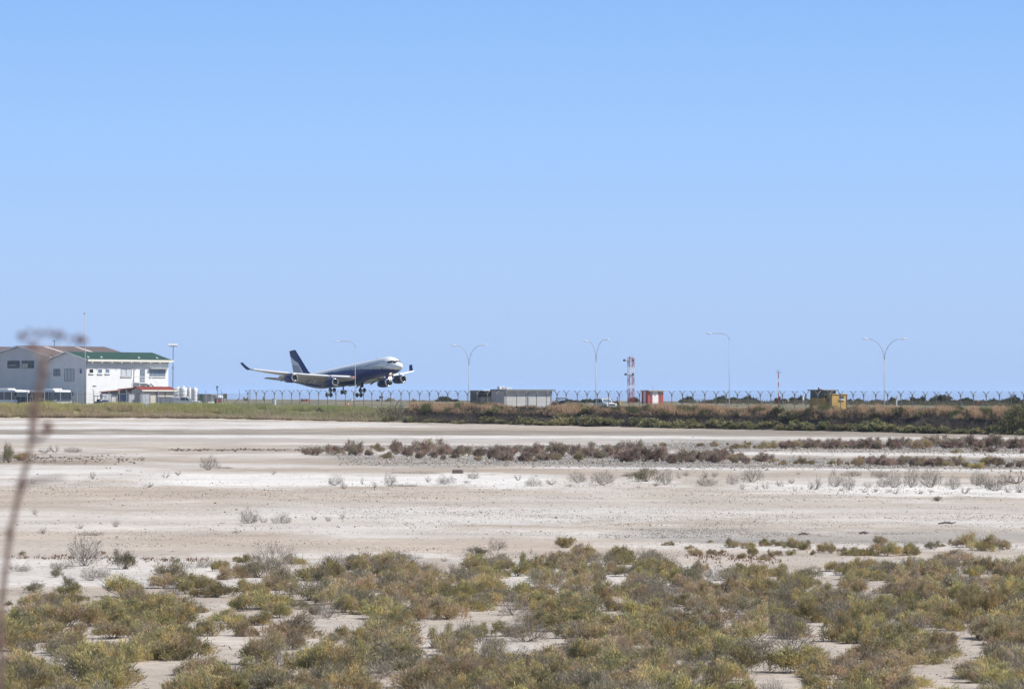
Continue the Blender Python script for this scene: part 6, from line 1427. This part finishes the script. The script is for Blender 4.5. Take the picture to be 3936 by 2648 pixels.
def brush():
    g = np.random.default_rng(33); n = 60000
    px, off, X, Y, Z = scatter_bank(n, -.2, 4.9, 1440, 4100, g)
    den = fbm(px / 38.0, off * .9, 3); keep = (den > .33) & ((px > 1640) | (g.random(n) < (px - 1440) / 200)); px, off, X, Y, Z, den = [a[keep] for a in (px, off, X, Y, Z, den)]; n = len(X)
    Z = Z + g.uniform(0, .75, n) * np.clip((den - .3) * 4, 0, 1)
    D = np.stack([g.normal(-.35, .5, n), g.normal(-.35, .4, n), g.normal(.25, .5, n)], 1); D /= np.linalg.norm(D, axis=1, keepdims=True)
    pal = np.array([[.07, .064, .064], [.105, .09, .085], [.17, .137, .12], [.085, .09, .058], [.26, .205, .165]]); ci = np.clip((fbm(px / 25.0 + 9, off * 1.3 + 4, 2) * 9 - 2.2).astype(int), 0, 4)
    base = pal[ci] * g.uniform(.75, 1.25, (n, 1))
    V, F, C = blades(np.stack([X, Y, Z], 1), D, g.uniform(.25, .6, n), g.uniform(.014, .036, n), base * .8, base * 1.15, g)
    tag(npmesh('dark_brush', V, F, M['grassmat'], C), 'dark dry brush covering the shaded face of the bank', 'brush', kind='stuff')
brush()
def reeds():
    g = np.random.default_rng(35); n = 80000
    px, off, X, Y, Z = scatter_bank(n, -.3, 6.5, -120, 1560, g)
    den = fbm(px / 60.0, off * .5, 3); thin = np.interp(px, [-120, 1250, 1400, 1560], [1, 1, .55, .15]); keep = (g.random(n) < thin) & (den > .3); px, off, X, Y, Z, den = [a[keep] for a in (px, off, X, Y, Z, den)]; n = len(X)
    D = np.stack([g.normal(.18, .22, n), g.normal(0, .2, n), np.ones(n)], 1); D /= np.linalg.norm(D, axis=1, keepdims=True)
    L = np.interp(px, [0, 900, 1150, 1560], [1.0, .85, .6, .4]) * g.uniform(.6, 1.25, n) * (.6 + .7 * den)
    up = np.clip(off / 6.5 + (fbm(px / 80.0 + 8, off * .3, 2) - .5) * .8, 0, 1)[:, None]
    tanc = np.array([.60, .50, .36]); yg = np.array([.68, .63, .28]); gn = np.array([.42, .47, .20])
    gness = np.clip(np.interp(px, [0, 500, 1000, 1300], [.1, .3, .85, .8]) + (fbm(px / 90.0, off + 20, 2) - .5), 0, 1)[:, None]
    base = tanc * (1 - up) + up * (yg * (1 - gness) + gn * gness); base = base * g.uniform(.75, 1.22, (n, 1))
    V, F, C = blades(np.stack([X, Y, Z], 1), D, L, g.uniform(.014, .034, n), base * .85, base * 1.1, g)
    tag(npmesh('reed_grass', V, F, M['grassmat'], C), 'yellow green reed grass along the left shore', 'grass', kind='stuff')
reeds()
def low_tufts():                         # low browned fringe at the water line and tiny seedlings on the sand
    g = np.random.default_rng(37); n = 7000; px, off, X, Y, Z = scatter_bank(n, -.9, .6, -120, 1700, g)
    den = fbm(px / 30.0, off, 2); keep = den > .5; px, X, Y, Z = [a[keep] for a in (px, X, Y, Z)]; n = len(X)
    D = np.stack([g.normal(0, .6, n), g.normal(0, .6, n), np.ones(n)], 1); D /= np.linalg.norm(D, axis=1, keepdims=True)
    mixc = (fbm(px / 22.0, px * 0 + 3, 2) > .5)[:, None]; base = np.where(mixc, np.array([.17, .10, .065]), np.array([.14, .125, .05])) * g.uniform(.75, 1.2, (n, 1))
    V, F, C = blades(np.stack([X, Y, Z], 1), D, g.uniform(.15, .4, n), g.uniform(.02, .045, n), base * .8, base, g)
    tag(npmesh('shore_tufts', V, F, M['grassmat'], C), 'low brown and olive tufts along the left shoreline', 'ground cover', kind='stuff')
    pts = []
    for i in range(170): 
        u = g.random(); px = 60 + u * 730 + g.normal() * 20; py = 2143 + 14 * u + g.normal() * 4.5; pts.append(G(px, py))
    for i in range(170): px = g.uniform(2640, 3000); py = 2125 + (px - 2640) * .06 + abs(g.normal()) * 18; pts.append(G(px, py))
    pts = np.repeat(np.array(pts), 4, 0) + g.normal(size=(340 * 4, 3)) * np.array([.03, .03, 0]); n = len(pts)
    D = np.stack([g.normal(0, .4, n), g.normal(0, .4, n), np.ones(n)], 1); D /= np.linalg.norm(D, axis=1, keepdims=True); base = np.array([.26, .15, .095]) * g.uniform(.7, 1.2, (n, 1))
    V, F, C = blades(pts, D, g.uniform(.05, .16, n), g.uniform(.008, .018, n), base * .9, base, g)
    tag(npmesh('seedlings', V, F, M['grassmat'], C), 'thin lines of tiny reddish seedlings on the pale sand', 'ground cover', kind='stuff')
low_tufts()
def stones():
    g = np.random.default_rng(41); P = []; R_ = []
    def zone_(n, x0, x1, ya, yb, hw, r0_, r1_):
        px = g.uniform(x0, x1, n); t = (px - x0) / (x1 - x0); py = ya + (yb - ya) * t + g.normal(size=n) * hw * .55
        Y = FPX * HC / (py - HOR - (px - CX) * math.tan(ROLL)); X = (px - CX) / FPX * Y; ok = (Y > 60) & (Y < 590)
        P.append(np.stack([X, Y, height(X, Y)], 1)[ok]); R_.append((g.uniform(r0_, r1_, n) * g.uniform(.6, 1.3, n))[ok])
    zone_(6500, 1300, 4000, 1767, 1790, 20, .05, .13); zone_(4000, 2450, 4000, 1713, 1732, 17, .06, .15); zone_(1200, 1150, 2500, 1718, 1716, 6, .06, .14)
    zone_(7000, 2300, 4000, 2045, 2075, 28, .012, .034); zone_(6000, 1300, 4000, 1965, 1985, 60, .012, .036); zone_(1800, 0, 2000, 2080, 2100, 50, .015, .04); nb = sum(len(a) for a in P); zone_(380, 650, 1350, 1730, 1730, 3, .06, .2); zone_(260, 0, 560, 1762, 1768, 14, .05, .16); nb2 = sum(len(a) for a in P)
    zone_(16000, -50, 4000, 2000, 2010, 150, .010, .030); zone_(1200, -50, 4000, 1950, 1970, 150, .03, .07); zone_(5000, -50, 4000, 1880, 1885, 50, .02, .05)
    zone_(2500, 0, 4000, 2350, 2400, 200, .01, .03); zone_(500, 0, 4000, 1900, 1920, 60, .03, .07)
    P = np.concatenate(P); Rr = np.concatenate(R_); n = len(P)
    oc = np.array([(1, 0, 0), (-.8, .3, 0), (.1, 1, .1), (-.1, -1, 0), (0, .1, .75), (0, 0, -.5)]); of = np.array([(0, 2, 4), (2, 1, 4), (1, 3, 4), (3, 0, 4), (2, 0, 5), (1, 2, 5), (3, 1, 5), (0, 3, 5)])
    V = P[:, None, :] + (oc[None] * g.uniform(.6, 1.4, (n, 6, 1))) * Rr[:, None, None]; a = g.uniform(0, 6.28, n)
    F = (np.arange(n)[:, None, None] * 6 + of[None]).reshape(-1, 3)
    c = np.array([[.36, .335, .30], [.27, .24, .21], [.44, .41, .37], [.19, .165, .145], [.46, .40, .32]])[g.integers(0, 5, n)]
    c[nb:nb2] = np.array([.15, .115, .085])
    tag(npmesh('pebbles', V.reshape(-1, 3), F, M['grassmat2'], np.repeat(c, 6, 0)), 'grey and brown pebbles strewn over the dry lake bed', 'pebbles', kind='stuff')
M['grassmat2'] = colmat('pebble_stone', 0.9, 0, 0)
stones()
def far_scrub():
    g = np.random.default_rng(47); n = 16000; px = g.uniform(2600, 4100, n); k = (px - CX) / FPX; off = g.uniform(258, 330, n) - 20 * smooth(2600, 3400, px)
    Y = np.minimum((off + F1 @ N2) / (k * N2[0] + N2[1]), 1150); X = k * Y; den = fbm(px / 45.0, off * .12, 3); keep = den > np.interp(px, [2600, 3200, 4100], [.56, .50, .44]); X, Y, den, px = [a[keep] for a in (X, Y, den, px)]; n = len(X)
    D = np.stack([g.normal(0, .6, n), g.normal(0, .6, n), np.ones(n)], 1); D /= np.linalg.norm(D, axis=1, keepdims=True); mixc = (fbm(px / 60.0 + 7, Y * .1, 2) > .5)[:, None]
    base = np.where(mixc, np.array([.15, .145, .085]), np.array([.22, .18, .12])) * g.uniform(.75, 1.25, (n, 1)); Z = height(X, Y) + g.uniform(0, .8, n) * np.clip((den - .42) * 6, 0, 1)
    V, F, C = blades(np.stack([X, Y, Z], 1), D, g.uniform(.4, .8, n), g.uniform(.05, .1, n), base * .85, base * 1.1, g)
    tag(npmesh('far_scrub', V, F, M['grassmat'], C), 'low hazy scrub along the far side of the field at right', 'scrub', kind='stuff')
far_scrub()
def twig_litter():
    g = np.random.default_rng(53); n = 9000; px = g.uniform(-80, 4020, n); py = 2130 + 600 * g.random(n) ** 1.1; keep = fbm(px / 70.0 + 20, py / 28.0, 3) > .47; px, py = px[keep], py[keep]; n = len(px)
    Y = FPX * HC / (py - HOR - (px - CX) * math.tan(ROLL)); X = (px - CX) / FPX * Y; Z = height(X, Y) + .01
    a = g.uniform(0, 6.28, n); up = np.where(g.random(n) < .35, g.uniform(.4, 1.2, n), g.uniform(0, .15, n)); D = np.stack([np.cos(a), np.sin(a), up], 1); D /= np.linalg.norm(D, axis=1, keepdims=True)
    base = np.array([[.24, .20, .17], [.17, .13, .10], [.30, .22, .15], [.26, .24, .13]])[g.integers(0, 4, n)] * g.uniform(.7, 1.2, (n, 1))
    V, F, C = blades(np.stack([X, Y, Z], 1), D, g.uniform(.05, .22, n), g.uniform(.004, .012, n), base, base, g)
    tag(npmesh('twig_litter', V, F, M['grassmat'], C), 'scattered dead twigs and seedlings on sand between the shrubs', 'litter', kind='stuff')
twig_litter()
def bank_rubble():
    g = np.random.default_rng(43); n = 2600; px, off, X, Y, Z = scatter_bank(n, .2, 6.2, 1220, 1760, g); r_ = g.uniform(.06, .2, n)
    oc = np.array([(1, 0, 0), (-.8, .3, 0), (.1, 1, .1), (-.1, -1, 0), (0, .1, .75), (0, 0, -.5)]); of = np.array([(0, 2, 4), (2, 1, 4), (1, 3, 4), (3, 0, 4), (2, 0, 5), (1, 2, 5), (3, 1, 5), (0, 3, 5)])
    V = np.stack([X, Y, Z], 1)[:, None, :] + (oc[None] * g.uniform(.6, 1.4, (n, 6, 1))) * r_[:, None, None]; F = (np.arange(n)[:, None, None] * 6 + of[None]).reshape(-1, 3)
    c = np.array([[.22, .17, .12], [.15, .11, .08], [.34, .28, .22], [.10, .08, .06]])[g.integers(0, 4, n)]
    tag(npmesh('bank_rubble', V.reshape(-1, 3), F, M['grassmat2'], np.repeat(c, 6, 0)), 'brown earth clods and rubble on the open part of the bank', 'rubble', kind='stuff')
bank_rubble()

# ---- the dry umbel stalk close to the lens
def umbel():
    b = at(3, 2690, 6.6); t = tag(empty('dry_umbel_stalk', (b[0] - .03, 6.7, float(height(b[0], 6.7)))), 'tall blurred dry flower stalk rising at the left edge', 'dry plant')
    o0 = Vector(t.location)
    def Lp(px, py, Y): return Vector(at(px, py, Y)) - o0
    path = [(3, 2690, 6.6), (4, 2648, 6.5), (7, 2327, 6.1), (18, 2210, 5.95), (40, 2049, 5.75), (81, 1860, 5.5), (104, 1780, 5.4), (117, 1707, 5.35), (128, 1627, 5.25), (140, 1536, 5.15), (156, 1465, 5.1), (166, 1402, 5.05)]
    pts = [Vector((0, 0, 0))] + [Lp(*p) for p in path]; rs = [.005, .0047, .0045, .0042, .004, .0038, .0036, .0034, .0032, .0044, .0048, .0036, .003]
    s = MB(); s.tube(pts, rs, 10)
    for (px, py, Y, r_) in ((40, 2049, 5.75, .0064), (81, 1868, 5.5, .0062), (128, 1640, 5.25, .006), (164, 1425, 5.06, .0065)):
        c = Lp(px, py, Y); s.lathe([(r_ * .6, -r_ * 1.4), (r_, -.3 * r_), (r_ * .95, .4 * r_), (r_ * .55, r_ * 1.5)], 10, c=tuple(c))
    st = s.build('stem', M['stem'], t, smooth=True)
    br = MB()
    for chain in ([(120, 1690, 5.34), (150, 1690, 5.3), (175, 1672, 5.25), (187, 1655, 5.2)], [(84, 1866, 5.5), (130, 1850, 5.45), (190, 1842, 5.4), (250, 1835, 5.35)], [(128, 1630, 5.25), (112, 1560, 5.2)]): br.tube([Lp(*p) for p in chain], [.0035, .003, .0024, .0016][:len(chain)], 6)
    br.build('side_branch', M['stem'], t, smooth=True)
    g = random.Random(9)
    def cluster(px, py, Y, rad, n):
        mb = MB(); c = Lp(px, py, Y)
        for i in range(n):
            d = Vector((g.gauss(0, 1), g.gauss(0, 1), abs(g.gauss(0, .8)) + .2)).normalized(); e = c + d * rad * g.uniform(.5, 1.1)
            mb.tube([c - Vector((0, 0, rad * .7)), e], .0006, 3); mb.lathe([(.0006, -.003), (.0022, -.001), (.002, .0015), (.0006, .003)], 6, c=tuple(e))
        return mb
    top = (166, 1402, 5.05)
    for (px, py, dy, rd) in ((84, 1298, .03, .014), (113, 1277, -.03, .005), (152, 1288, 0, .010), (189, 1284, .04, .011), (228, 1294, -.02, .015), (266, 1302, .05, .004), (310, 1313, 0, .02), (126, 1334, -.05, .014)):
        ray_ = MB(); e = Lp(px, py + 6, 5.05 + dy); a = Lp(*top); mid = (a + e) / 2 + Vector(((e.x - a.x) * .02, 0, (e.z - a.z) * .08)); ray_.tube([a, mid, e], [.0011, .0006, .0004], 5); ry = ray_.build('umbel_ray', M['stem'], t, smooth=True)
        cluster(px, py, 5.05 + dy, rd * .30, int(6 + rd * 900)).build('seed_cluster', M['seed'], ry)
    cluster(187, 1652, 5.2, .008, 16).build('seed_cluster', M['seed'], t)
umbel()

# ---------------------------------------------------------------- the air
def haze():
    mb = MB(); mb.box(-9000, 9000, -300, 30000, -5, 33)
    mt = bpy.data.materials.new('haze_air'); mt.use_nodes = True; t = mt.node_tree; t.nodes.remove(t.nodes['Principled BSDF'])
    v = t.nodes.new('ShaderNodeVolumePrincipled'); v.inputs['Color'].default_value = (0.60, 0.77, 1.0, 1); v.inputs['Density'].default_value = 0.000035; v.inputs['Anisotropy'].default_value = 0.0
    t.links.new(v.outputs[0], t.nodes['Material Output'].inputs['Volume'])
    o = mb.build('haze', mt); tag(o, 'thin blue heat haze over the airfield', 'haze', kind='stuff')
haze()
bpy.context.view_layer.update()
